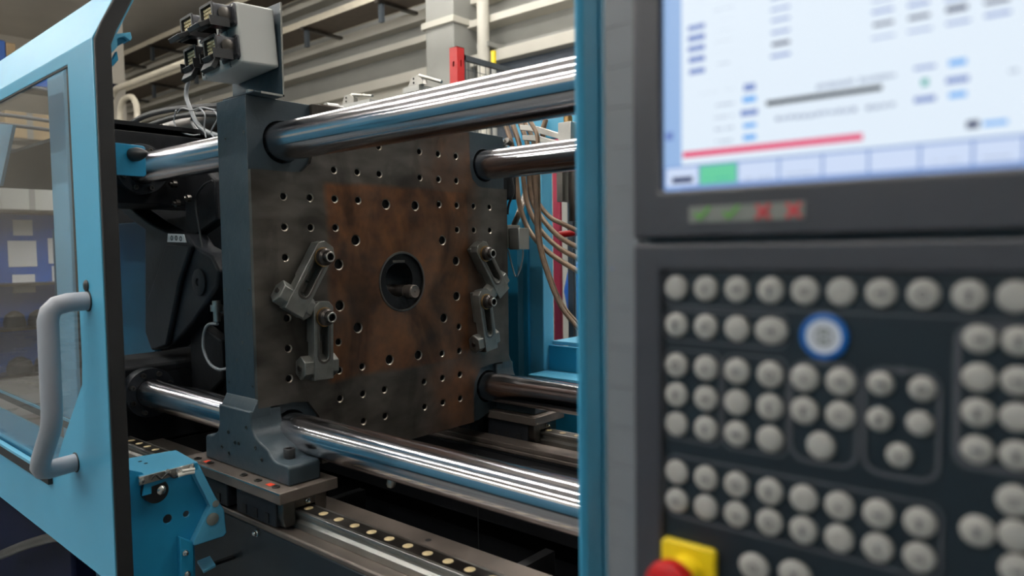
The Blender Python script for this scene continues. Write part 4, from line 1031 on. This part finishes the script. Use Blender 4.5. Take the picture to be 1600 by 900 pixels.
# two silver hinge brackets seen over the upper bar
LT = [[(-0.9057,0.5,0.658),(-0.8877,0.5,0.6929),(-0.8551,0.5,0.693),(-0.8275,0.5,0.6792),(-0.7263,0.5,0.6693),(-0.8283,0.5,0.6597)], [(-0.516,0.5,0.6682),(-0.4944,0.5,0.6989),(-0.4639,0.5,0.7029),(-0.441,0.5,0.6858),(-0.3509,0.5,0.6626),(-0.4351,0.5,0.6625)]]
for k, l in enumerate(LT):
    t = thing('silver_latch', l[0], ('left' if k == 0 else 'right') + ' small silver hinged latch peeking over the upper tie bar', 'latch', 'silver latches behind the upper tie bar')
    B().prism([(l[0][0], l[0][2]), (l[1][0], l[1][2]), (l[2][0], l[2][2]), (l[3][0], l[3][2]), (l[5][0], l[0][2])], 'y', .49, .51).build('cheek', 'steel', t, bevel=.001)
    B().tube([l[2], l[4]], .006, 8).build('lever', 'steel', t)
    for e in (0.3, .7):
        B().lathe((l[1][0]+.012, .4898, l[0][2]+(l[2][2]-l[0][2])*e), (0, -1, 0), [(0, .004), (.001, .004)], 8).build('rivet', 'pit', t)
    B().box(l[0][0]-.02, min(l[4][0], -.45), .485, .5605, l[0][2]-.02, l[0][2]-.0005).build('base_strip', 'light_box', t)
t = thing('top_cover_rail', (-.5, .55, .43), 'pale sheet cover edge behind the upper tie bar', 'cover')
tc = [(-1.0741,0.57,0.6778),(-0.3898,0.57,0.6982),(-0.0903,0.57,0.691)]
B().box(-1.4, -.44, .561, .59, .455, .636).build('cover', 'light_box', t, bevel=.002)
for x in (-1.3, -.50):
    B().box(x, x+.04, .565, .59, FZ+.002, .4548).build('stand', 'black_paint', t)

# ---------------------------------------------------------------- things far left, seen through the glass
RK = thing('blue_storage_rack', (-5.0, .7, FZ), 'tall rack with royal blue panels and papers seen through the door glass', 'rack')
B().box(-5.06, -5.02, -.6, 1.15, -.80, .42).build('blue_board', 'bin_blue', RK, bevel=.004)
for z in (-.80, -.45, -.12, .42, .95, 1.35):
    B().box(-5.02, -4.78, -.6, 1.15, z-.02, z).build('shelf', 'steel_dark', RK)
for y in (-.62, .28, 1.15):
    B().box(-5.06, -5.02, y, y+.04, FZ+.002, 1.6).build('upright', 'steel_dark', RK)
for k, (y0, y1, z0, z1) in enumerate(((.47, .60, .24, .36), (.43, .62, .00, .20), (.45, .60, -.20, -.06), (.70, .92, .02, .22), (.72, .9, -.12, .0), (.95, 1.1, .05, .2))):
    B().box(-5.0185, -5.014, y0, y1, z0, z1).build('paper_sheet', 'paper', RK)
rack_items = [('grey_carton', 'light_box', .35, .75, .425, .62, 'pale grey carton on the rack above the blue board'), ('grey_carton', 'light_box', .8, 1.12, .425, .70, 'larger grey carton on the rack above the blue board'),
              ('cream_carton', 'cardboard', .4, .72, .955, 1.15, 'brown carton on the upper rack shelf'), ('cream_carton', 'light_box', .8, 1.15, .955, 1.22, 'pale carton on the upper rack shelf')]
for nm, mm_, y0, y1, z0, z1, lab in rack_items:
    t = thing(nm, (-4.9, (y0+y1)/2, z0), lab, 'box', 'cartons on the rack')
    B().box(-5.0, -4.82, y0, y1, z0, z1).build('carton_body', mm_, t, bevel=.005)
    B().box(-4.8199, -4.8185, (y0+y1)/2-.02, (y0+y1)/2+.02, z0, z1).build('tape', 'wall_grey', t)
t = thing('blue_crate', (-4.9, .5, 1.36), 'blue crate on top of the rack, far left', 'crate')
for k, (y, z0, w_) in enumerate(((.42, -.449, .10), (.58, -.449, .10), (.76, -.449, .12), (.44, -.799, .12), (.62, -.799, .12), (.80, -.799, .10))):
    b = B(); b.lathe((-4.90, y, z0), (0, 0, 1), [(0, w_*.7), (.03, w_*.75), (.09, w_*.6), (.12, w_*.2)], 16)
    tag(b.build('black_coil', 'rubber'), '%s dark rounded coil on the %s shelf of the blue rack' % (('left', 'centre', 'right')[k % 3], 'middle' if k < 3 else 'lower'), 'coil', 'dark coils on the rack %s' % ('middle shelf' if k < 3 else 'lower shelf'))
cr = [(-6.0,0.7108,1.9504),(-6.0,0.7486,1.9583),(-6.0,0.8146,1.9499),(-6.0,0.8053,1.7332)]
B().box(-5.0, -4.8, .2, 1.0, 1.352, 1.50).build('crate_body', 'bin_blue', t, bevel=.006)
t = thing('cardboard_stack', (-12, 2.3, 2.9), 'blue and cardboard boxes on a high shelf at the top left', 'box')
cb = [(-12.0,2.3081,3.4498),(-12.0,2.3762,3.4639),(-12.0,2.5127,3.4524),(-12.0,2.4958,3.0613),(-12.0,2.2896,3.0244)]
B().box(-12.6, -12, cb[1][1]-.5, cb[1][1], cb[4][2], cb[0][2]).build('blue_box', 'bin_blue', t, bevel=.01)
B().box(-12.6, -12, cb[1][1]+.01, cb[2][1], cb[4][2], cb[2][2]-.02).build('carton', 'cardboard', t, bevel=.01)
B().box(-12.8, -11.9, cb[1][1]-.8, cb[2][1]+1.5, cb[4][2]-.09, cb[4][2]-.003).build('shelf_board', 'navy_bin', t)
B().box(-12.8, -12.7, cb[2][1]+1.3, cb[2][1]+1.4, FZ+.002, cb[4][2]-.091).box(-12.8, -12.7, cb[1][1]-.7, cb[1][1]-.6, FZ+.002, cb[4][2]-.091).build('upright', 'wall_end', t)
# dark stand with horizontal bars seen through the glass higher up
t = thing('cable_rack', (-4.3, .6, FZ), 'grey rack with dark horizontal cables seen through the upper door glass', 'rack')
for z in (1.18, .98, .92, .76, .66):
    B().tube(smooth_path([(-4.0, -.7, z-.02), (-4.0, .2, z), (-4.0, .8, z-.03)]), .012 if z != .66 else .02, 8).build('cable', 'navy', t)
for y in (-.7, .8):
    B().box(-4.02, -3.98, y-.02, y+.02, FZ+.002, 1.3).build('upright', 'steel_dark', t)
# rear left blue column of the machine guard, seen through the glass
t = thing('blue_guard_column', (-1.9, -.45, FZ), 'pale blue guard column seen through the door glass', 'guard column')
gc = [(-0.8608,-0.55,0.3529),(-0.7369,-0.55,0.3417),(-0.6993,-0.55,0.3384)]
B().box(gc[0][0], gc[1][0], -.55, -.50, FZ+.002, .66).build('column', 'pale_blue', t, bevel=.003)
B().box(gc[1][0]+.012, gc[1][0]+.018, -.545, -.54, FZ+.002, .66).build('edge_wire', 'rubber', t)
t = thing('slanted_blue_panel', (-2.6, -.4, FZ), 'pale blue panel edge at the far left, seen through the glass', 'guard panel')
sp_ = [(-1.9786,-0.5,0.6048),(-1.3616,-0.5,0.5181),(-1.5345,-0.5,0.3288),(-2.0328,-0.5,0.3373)]
B().prism([(x, z) for x, y, z in sp_], 'y', -.50, -.49).build('panel', 'pale_blue', t)
B().box(sp_[0][0]+.01, sp_[0][0]+.05, -.49, -.45, FZ+.002, sp_[0][2]-.1).build('post', 'blue', t)
# dark blue bin and grey hose low left under the door
t = thing('navy_bin', (-.9, -.2, FZ), 'dark navy bin under the left end of the blue door', 'bin')
nb = [(-1.2414,-0.62,-0.7094),(-0.6704,-0.62,-0.6692),(-1.2674,-0.62,-0.8618),(-0.7277,-0.62,-0.737)]
B().box(-1.75, -.62, -.62, -.56, -1.05, -.60).build('bin_wall', 'navy_bin', t, bevel=.01)
B().box(-1.75, -.62, -.559, -.49, -1.05, -1.03).build('bin_floor', 'navy_bin', t)
B().box(-1.70, -.67, -.60, -.50, FZ+.002, -1.051).build('foot', 'black_paint', t)
gh = [(-1.1038,-0.66,-0.8212),(-0.8222,-0.66,-0.7129),(-0.5866,-0.66,-0.6321),(-0.4076,-0.66,-0.5825)]
tag(B().tube(smooth_path(gh), .014, 12).build('grey_hose', 'steel_dark'), 'dull grey hose lying below the blue door at the lower left corner', 'hose')

# ---------------------------------------------------------------- operator console (right foreground)
YC = -.86
S = .42
def cx(r): return CAM.x + S*r      # relative coordinate -> metres on the console face
def cz(r): return CAM.z + S*r
# blue guard post between the bars and the console
t = thing('blue_guard_post', (1.10, -.72, FZ), 'blue guard post left of the operator console', 'post')
SP = .54
xa, xb2 = CAM.x-.7165*SP, CAM.x-.640*SP
yP = CAM.y+SP
B().prism([(xa-.002, yP+.04), (xa, yP+.006), (xa+.0015, yP+.002), (xa+.005, yP), (xa+.0075, yP+.001), (xa+.010, yP+.004), (CAM.x-.650*(SP+.06), yP+.064), (CAM.x-.650*(SP+.06)-.004, yP+.064), (xa+.004, yP+.04)], 'z', FZ+.002, .9).build('post_sheet', 'blue_post_shade', t)
CN = thing('operator_console', (1.40, YC, -.2), 'grey operator console with screen, keypad and emergency stop, right foreground', 'control console')
XR = cx(.22); ZT = cz(.62); ZB = cz(-.82)
# housing side strip (mid grey), slightly set back
xs0, xs1 = CAM.x-.6560*.4290, cx(-.600)
B().prism([(xs0, YC+.022), (xs0+.001, YC+.02), (xs1, YC+.012), (XR, YC+.012), (XR, YC+.10), (xs0, YC+.10)], 'z', ZB, ZT).build('housing', 'console_side', CN, bevel=.002)
tw0, tw1 = xs0+.0015, xs1-.0015
tile = None
for k in range(22):
    zt = cz(.62)-.0275*k
    if tile is None:
        tile = B().box(tw0, tw1, 0, .003, -.0271, 0).build('cover_strip', 'console_side', None); q_ = tile
    else:
        q_ = tile.copy(); COL.objects.link(q_)
    q_.parent = CN; q_.location = Vector((0, YC+.0085, zt)) - CN.location
# upper screen bezel
zb0 = cz(.0135)
sx0, sx1, sz0, sz1 = cx(-.5505), cx(.10), cz(.0845), cz(.60)
B().plate([(cx(-.5985), zb0), (XR, zb0), (XR, ZT), (cx(-.5985), ZT)], [[(sx0, sz0), (sx1, sz0), (sx1, sz1), (sx0, sz1)]], 'y', YC-.003, YC+.012).build('screen_bezel', 'bezel', CN, bevel=.0025, seg=3)
B().box(sx0-.006, sx1+.006, YC+.0035, YC+.0115, sz0-.006, sz1+.006).build('screen_back', 'rubber', CN)
# lower keypad frame
zk1 = cz(.0055)
B().plate([(cx(-.5985), ZB), (XR, ZB), (XR, zk1), (cx(-.5985), zk1)], [[(cx(-.5480), cz(-.80)), (cx(.12), cz(-.80)), (cx(.12), cz(-.0355)), (cx(-.5480), cz(-.0355))]], 'y', YC-.003, YC+.012).build('keypad_frame', 'bezel', CN, bevel=.0025, seg=3)
kp = B().box(cx(-.549), cx(.121), YC+.0015, YC+.0118, cz(-.801), cz(-.0345)).build('keypad', 'keypad', CN)
# indicator strip
isx0, isx1 = [(1.2675,-0.863,0.1023),(1.3381,-0.863,0.0997)]
B().box(isx0[0], isx1[0], YC-.0036, YC-.0030, cz(.0350), cz(.0590)).build('indicator_strip', 'strip_grey', CN)
marks = [(1.2758,-0.8642,0.1016),(1.2944,-0.8642,0.1008),(1.3145,-0.8642,0.1007),(1.3321,-0.8642,0.1003)]
for k, (x, y, z) in enumerate(marks):
    b = B(); zc = cz(.047)
    if k < 2:
        b.cbox((x-.002, YC-.004, zc-.001), (.0055, .0006, .0016), (0, R(45), 0)).cbox((x+.002, YC-.004, zc+.0005), (.010, .0006, .0016), (0, R(-48), 0))
        mk = 'green'
    else:
        b.cbox((x, YC-.0040, zc), (.011, .0006, .0022), (0, R(45), 0)).cbox((x, YC-.0040, zc), (.011, .0007, .0022), (0, R(-45), 0))
        mk = 'red_print'
    o = b.build('check_mark' if k < 2 else 'cross_mark', mk, CN)
    if k == 0: tag(o)
# group outline rings on the membrane
def ring(x0, x1, z0, z1, r, w):
    B().plate(rrect(x0, x1, z0, z1, r), [rrect(x0+w, x1-w, z0+w, z1-w, max(r-w, .001))], 'y', YC+.0007, YC+.00148).build('group_outline', 'key_line', CN)
KR = .0192*S
cols = [-.526, -.478, -.430, -.3815, -.3345, -.288, -.2405, -.193, -.145, -.1, -.052, -.004]
rA = [-.0623]
ring(cx(-.548), cx(.10), cz(-.0905), cz(-.0365), .006, .0012)
ring(cx(-.548), cx(-.358), cz(-.1445), cz(-.0955), .006, .0012)
ring(cx(-.548), cx(-.455), cz(-.2970), cz(-.1560), .006, .0012)
ring(cx(-.453), cx(-.358), cz(-.2970), cz(-.1560), .006, .0012)
ring(cx(-.356), cx(-.266), cz(-.2970), cz(-.1560), .010, .0020)
ring(cx(-.262), cx(-.172), cz(-.2970), cz(-.1560), .010, .0020)
ring(cx(-.160), cx(-.03), cz(-.2700), cz(-.0960), .008, .0030)
ring(cx(-.548), cx(-.168), cz(-.4180), cz(-.3200), .008, .0014)
keys = []
for c in cols: keys.append((c, -.0620, KR, 1))
for c in cols[:3]: keys.append((c, -.1187, KR, 1))
keys.append((-.3805, -.1187, KR*1.02, 1.22))
for c in cols[:4]:
    for r_ in (-.1805, -.2262, -.2718): keys.append((c, r_, KR, 1))
for r_ in (-.1805, -.2250):
    keys += [(-.3345, r_, KR, 1), (-.288, r_, KR, 1)]
keys.append((-.3125, -.2700, KR, 1))
C5 = [(1.3773,-0.86,0.0071),(1.397,-0.86,0.0066),(1.3769,-0.86,-0.012),(1.3961,-0.86,-0.0116),(1.3867,-0.86,-0.0301)]
for (x, y, z) in C5: keys.append(((x-CAM.x)/S, (z-CAM.z)/S, KR*.82, 1))
RB4 = [(1.4223,-0.86,0.0344),(1.4219,-0.86,0.0152),(1.4216,-0.86,-0.0024),(1.4219,-0.86,-0.021)]
rz = [(z-CAM.z)/S for x, y, z in RB4]
for z in rz:
    for c in (-.134, -.0955, -.052): keys.append((c, z, KR*.90, 1.05))
BT = [(1.2568,-0.86,-0.0639),(1.2568,-0.86,-0.0825)]
for (x, y, z) in BT:
    for c in cols[:8]: keys.append((c, (z-CAM.z)/S, KR, 1))
X3 = [(1.4224,-0.86,-0.0621),(1.4374,-0.86,-0.0435),(1.4385,-0.86,-0.0606),(1.4393,-0.86,-0.0775),(1.3084,-0.86,-0.1123),(1.3328,-0.86,-0.11)]
for k, (x, y, z) in enumerate(X3): keys.append(((x-CAM.x)/S, (z-CAM.z)/S, KR*(1.0 if k < 4 else 1.05), 1 if k < 4 else 1.15))
def key_mesh(sx, r, icon):
    b = B(); n = 28
    rings = []
    for d, f in ((0, .97), (.0012, .97), (.0022, .92), (.0029, .78), (.0032, .5)):
        rings.append([(r*f*sx*math.cos(2*PI*j/n), -d, r*f*math.sin(2*PI*j/n)) for j in range(n)])
    b.rings(rings)
    k = b.build('key', 'key')
    q = None
    if icon:
        c = B()
        if icon == 1: c.prism([(-.0016, -.0018), (.0016, -.0018), (0, .0022)], 'y', -.0037, -.0032)
        elif icon == 2: c.box(-.0025, .0025, -.0037, -.0032, -.0006, .0008).box(.0008, .0022, -.0037, -.0032, -.0018, .0018)
        elif icon == 3: c.plate(circ(0, 0, .0026, 14), [circ(0, 0, .0017, 14)], 'y', -.0037, -.0032)
        elif icon == 4: c.box(-.0010, .0010, -.0037, -.0032, -.0028, .0016).cbox((0, -.00345, .0018), (.0032, .0005, .0011))
        else: c.box(-.0024, .0024, -.0037, -.0032, -.0014, -.0006).box(-.0024, .0024, -.0037, -.0032, .0006, .0014)
        q = c.build('key_symbol', 'key_icon')
        q.parent = k
    return k
cache = {}
for i, (c, z, r, sx) in enumerate(keys):
    icon = (i*7+i//3) % 6
    kk = (round(r, 5), sx, icon)
    if kk not in cache:
        k = cache[kk] = key_mesh(sx, r, icon)
    else:
        k = copy_tree(cache[kk])
    k.parent = CN
    k.location = Vector((cx(c), YC+.0012, cz(z))) - CN.location
# round badge
bd = [(1.3478,-0.86,0.0306)][0]
o = B().lathe((bd[0], YC+.0013, bd[2]), (0, -1, 0), [(0, .0130), (.0016, .0130), (.0020, .0122), (.0020, .0098)], 40, cap=False).build('badge_ring', 'badge_blue', CN)
tag(o, 'blue ring of the round badge')
o = B().lathe((bd[0], YC+.0013, bd[2]), (0, -1, 0), [(0, .0100), (.0017, .0100)], 40).build('badge_face', 'badge_white', CN)
b = B().plate(circ(bd[0], bd[2], .0052, 24), [circ(bd[0], bd[2], .0040, 24)], 'y', YC-.0007, YC-.0004)
b.cbox((bd[0], YC-.0006, bd[2]), (.0105, .0003, .0012), (0, R(60), 0)).cbox((bd[0], YC-.0006, bd[2]), (.0105, .0003, .0012), (0, R(-60), 0))
b.build('badge_mark', 'strip_grey', CN)
for (x, y, z) in [(1.3475,-0.86,0.0161),(1.387,-0.86,0.015)]:
    B().lathe((x, YC+.0013, z), (0, -1, 0), [(0, .0022), (.0008, .0022)], 14).build('indicator_dot', 'key_line', CN)

# display: flat picture made of emissive fields on the glass
def emis(name, rgb, s=1.0):
    mt = bpy.data.materials.new(name); mt.use_nodes = True
    nt = mt.node_tree; p = nt.nodes['Principled BSDF']
    p.inputs['Base Color'].default_value = (.01, .01, .01, 1); p.inputs['Roughness'].default_value = .25
    p.inputs['Emission Color'].default_value = lin(rgb); p.inputs['Emission Strength'].default_value = s
    return mt
EM = [emis('screen_white', (226, 238, 250)), emis('screen_pale_blue', (150, 182, 226)), emis('screen_text_blue', (108, 132, 196)), emis('screen_navy', (22, 30, 82)),
      emis('screen_black', (12, 14, 22)), emis('screen_red', (228, 60, 110)), emis('screen_green', (104, 205, 160)), emis('screen_sky', (90, 168, 240)),
      emis('screen_faint', (160, 172, 195)), emis('screen_button', (206, 220, 246)), emis('screen_glow', (240, 247, 253)), emis('screen_teal', (60, 170, 160)), emis('screen_edge', (120, 150, 205))]
SC = B()
YS = YC+.0032
def srect(x0, x1, z0, z1, mi, lay=1):
    SC.mi = mi
    v = [SC.bm.verts.new((x, YS-.00004*lay, z)) for x, z in ((x0, z0), (x1, z0), (x1, z1), (x0, z1))]
    f = SC.bm.faces.new(v); f.material_index = mi
srect(sx0-.003, sx1+.003, sz0-.003, sz1+.003, 0, 0)
srect(sx0, sx1, sz0, sz0+.0025, 12, 1)
srect(sx0, sx0+.0125, sz0, sz1, 1, 1)
# button row
bw = .0202
srect(sx0, sx1, sz0+.0025, sz0+.016, 12, 1)
bx_ = [(1.2479,-0.857,0.1255),(1.271,-0.857,0.1258),(1.296,-0.857,0.1251),(1.321,-0.857,0.1257),(1.3453,-0.857,0.1255),(1.3691,-0.857,0.1252),(1.3936,-0.857,0.1248),(1.4169,-0.857,0.1249),(1.4376,-0.857,0.125)]
for k in range(8):
    srect(bx_[k][0]+.0006, bx_[k+1][0]-.0006, sz0+.0032, sz0+.0146, 6 if k == 1 else 9, 2)
srect(bx_[8][0]+.0006, sx1-.001, sz0+.0032, sz0+.0146, 9, 2)
def quad(l, mi, lay=3): # l = lower-left, upper-right points on the screen
    srect(min(l[0][0], l[1][0]), max(l[0][0], l[1][0]), min(l[0][2], l[1][2]), max(l[0][2], l[1][2]), mi, lay)
def dashes(l, mi, n=4, lay=3, seed=0):
    rnd = random.Random(seed)
    x0_, x1_ = l[0][0], l[1][0]; z0_, z1_ = sorted((l[0][2], l[1][2]))
    if z1_-z0_ > .002: z0_, z1_ = z0_-.0004, z1_+.0002
    if mi in (2, 3):
        srect(x0_, x1_, z0_, z1_, mi, lay)
        if mi == 2: srect(x0_+(x1_-x0_)*.45, x0_+(x1_-x0_)*.5, z0_+(z1_-z0_)*.3, z1_, 1, lay+1)
        return
    w = (x1_-x0_)/n
    for k in range(n):
        if rnd.random() < .12: continue
        srect(x0_+w*k+.12*w, x0_+w*(k+.9), z0_+(z1_-z0_)*rnd.uniform(0, .25), z1_-(z1_-z0_)*rnd.uniform(0, .2), mi, lay)
dashes([(1.2525,-0.857,0.1228),(1.2667,-0.857,0.1258)], 3, 4, seed=1)
dashes([(1.2753,-0.857,0.1228),(1.2923,-0.857,0.1239)], 11, 6, seed=2)
for k, l in enumerate(([(1.3,-0.857,0.1214),(1.3166,-0.857,0.1224)], [(1.3251,-0.857,0.1221),(1.3408,-0.857,0.1231)], [(1.3988,-0.857,0.123),(1.4115,-0.857,0.1238)], [(1.4209,-0.857,0.1226),(1.4326,-0.857,0.1237)])):
    dashes(l, 8, 6, seed=3+k)
# red progress line
quad([[(1.2601,-0.857,0.1379)][0], ([(1.3661,-0.857,0.1412)][0][0], 0, [(1.2601,-0.857,0.1416)][0][2])], 5)
# left column of blue fields
for k, l in enumerate(([(1.2637,-0.857,0.2165),(1.2749,-0.857,0.2188)], [(1.2637,-0.857,0.2098),(1.2749,-0.857,0.2127)], [(1.2637,-0.857,0.2035),(1.2749,-0.857,0.2061)], [(1.2642,-0.857,0.1967),(1.2749,-0.857,0.1995)], [(1.2646,-0.857,0.1895),(1.2749,-0.857,0.1921)])):
    dashes(l, 2, 4, seed=20+k)
for k, l in enumerate(([(1.2803,-0.857,0.2246),(1.2933,-0.857,0.2251)], [(1.2803,-0.857,0.2185),(1.2933,-0.857,0.2187)], [(1.2811,-0.857,0.2122),(1.2933,-0.857,0.212)], [(1.2812,-0.857,0.2057),(1.2926,-0.857,0.2061)], [(1.2795,-0.857,0.1987),(1.2934,-0.857,0.1988)], [(1.2828,-0.857,0.1919),(1.291,-0.857,0.1928)])):
    dashes(l, 8, 5, seed=30+k)
for k, (l, c) in enumerate((([(1.3157,-0.857,0.2234),(1.3266,-0.857,0.2251)], 2), ([(1.3157,-0.857,0.2168),(1.3267,-0.857,0.218)], 2), ([(1.3161,-0.857,0.2106),(1.3267,-0.857,0.2119)], 2), ([(1.3161,-0.857,0.2037),(1.3268,-0.857,0.2051)], 2), ([(1.3165,-0.857,0.1967),(1.3268,-0.857,0.1987)], 3), ([(1.3158,-0.857,0.1902),(1.3272,-0.857,0.1918)], 2))):
    dashes(l, c, 3, seed=40+k)
# right table
TBL = [[(1.3698,-0.857,0.2097),(1.3802,-0.857,0.2105)], [(1.3698,-0.857,0.2036),(1.3803,-0.857,0.205)], [(1.3705,-0.857,0.1968),(1.3804,-0.857,0.1984)], [(1.3697,-0.857,0.1903),(1.3811,-0.857,0.1911)],
       [(1.3868,-0.857,0.2084),(1.3967,-0.857,0.2093)], [(1.3869,-0.857,0.2032),(1.3967,-0.857,0.2048)], [(1.3873,-0.857,0.1966),(1.3971,-0.857,0.1984)], [(1.3871,-0.857,0.1902),(1.3981,-0.857,0.1912)],
       [(1.4036,-0.857,0.2026),(1.4134,-0.857,0.2041)], [(1.4042,-0.857,0.1971),(1.4135,-0.857,0.1991)], [(1.4043,-0.857,0.1905),(1.4147,-0.857,0.1918)],
       [(1.4204,-0.857,0.1969),(1.4307,-0.857,0.1988)], [(1.4205,-0.857,0.1908),(1.4313,-0.857,0.1924)]]
for k, l in enumerate(TBL):
    dashes(l, 3 if k in (2, 6, 9, 11) else 2, 3, seed=50+k)
# middle block
for k, (l, c) in enumerate((([(1.2998,-0.857,0.174),(1.3068,-0.857,0.1774)], 2), ([(1.2978,-0.857,0.1667),(1.3084,-0.857,0.1701)], 7), ([(1.2979,-0.857,0.1595),(1.3084,-0.857,0.1623)], 2), ([(1.2983,-0.857,0.1519),(1.3084,-0.857,0.1548)], 7), ([(1.2983,-0.857,0.1447),(1.3084,-0.857,0.1477)], 7))):
    dashes(l, c, 3 if c == 2 else 1, seed=70+k)
for k, l in enumerate(([(1.2711,-0.857,0.1763),(1.2942,-0.857,0.176)], [(1.282,-0.857,0.167),(1.2942,-0.857,0.1684)], [(1.2812,-0.857,0.1597),(1.2935,-0.857,0.1609)], [(1.2812,-0.857,0.1524),(1.2935,-0.857,0.154)], [(1.282,-0.857,0.1449),(1.2927,-0.857,0.1465)])):
    dashes(l, 8, 7, seed=80+k)
quad([[(1.3133,-0.857,0.1631)][0], ([(1.3753,-0.857,0.1633)][0][0], 0, [(1.3133,-0.857,0.166)][0][2])], 4)
for k, l in enumerate(([(1.3415,-0.857,0.1695),(1.3819,-0.857,0.1702)], [(1.3145,-0.857,0.1541),(1.3821,-0.857,0.1557)])):
    z_ = (l[0][2]+l[1][2])/2
    dashes([(l[0][0], 0, z_-.0012), (l[1][0], 0, z_+.0012)], 8, 18, seed=90+k)
for k, (l, c) in enumerate((([(1.3903,-0.857,0.1708),(1.4001,-0.857,0.1723)], 2), ([(1.4046,-0.857,0.1703),(1.4144,-0.857,0.1735)], 7), ([(1.3933,-0.857,0.1619),(1.3973,-0.857,0.1657)], 11), ([(1.4047,-0.857,0.162),(1.4146,-0.857,0.1642)], 2), ([(1.3905,-0.857,0.1545),(1.4003,-0.857,0.1566)], 2), ([(1.4049,-0.857,0.1544),(1.4147,-0.857,0.1573)], 7), ([(1.4139,-0.857,0.1387),(1.4193,-0.857,0.1418)], 3), ([(1.4193,-0.857,0.1386),(1.4323,-0.857,0.1413)], 7), ([(1.4306,-0.857,0.1625),(1.4369,-0.857,0.1644)], 8))):
    dashes(l, c, 1 if c in (7, 11) else 3, seed=100+k)
quad([[(1.248,-0.857,0.1501)][0], [(1.2534,-0.857,0.1552)][0]], 2)
SC.build('display', EM, CN, smooth=False, weld=False)

# emergency stop
ES = [(1.2475,-0.862,-0.1217),(1.285,-0.862,-0.1115),(1.2481,-0.862,-0.1078),(1.2637,-0.862,-0.1215),(1.2591,-0.862,-0.127)]
ex0, ex1 = ES[0][0], ES[1][0]; ez1 = ES[2][2]; exc = (ex0+ex1)/2; ezc = ez1-(ex1-ex0)/2
t = thing('emergency_stop', (exc, YC, ezc), 'red mushroom emergency stop button on a yellow square plate, lower edge', 'emergency stop')
B().prism(rrect(ex0, ex1, ezc-(ex1-ex0)/2, ez1, .004), 'y', YC-.004, YC+.0012).build('yellow_plate', 'yellow', t, bevel=.001)
B().lathe((exc, YC-.0041, ezc), (0, -1, 0), [(0, .0115), (.004, .0110), (.010, .0088), (.016, .0085)], 32).build('yellow_collar', 'yellow', t)
B().lathe((exc, YC-.0202, ezc), (0, -1, 0), [(0, .0095), (.001, .0150), (.006, .0158), (.011, .0148), (.013, .011), (.0135, .001)], 36).build('red_mushroom', 'red_plastic', t)
# console stand
B().box(cx(-.35), cx(-.1), YC+.03, YC+.09, FZ+.002, ZB-.0005).build('stand', 'console_side', CN)
for o in bpy.data.objects:
    if '_local' in o: del o['_local']
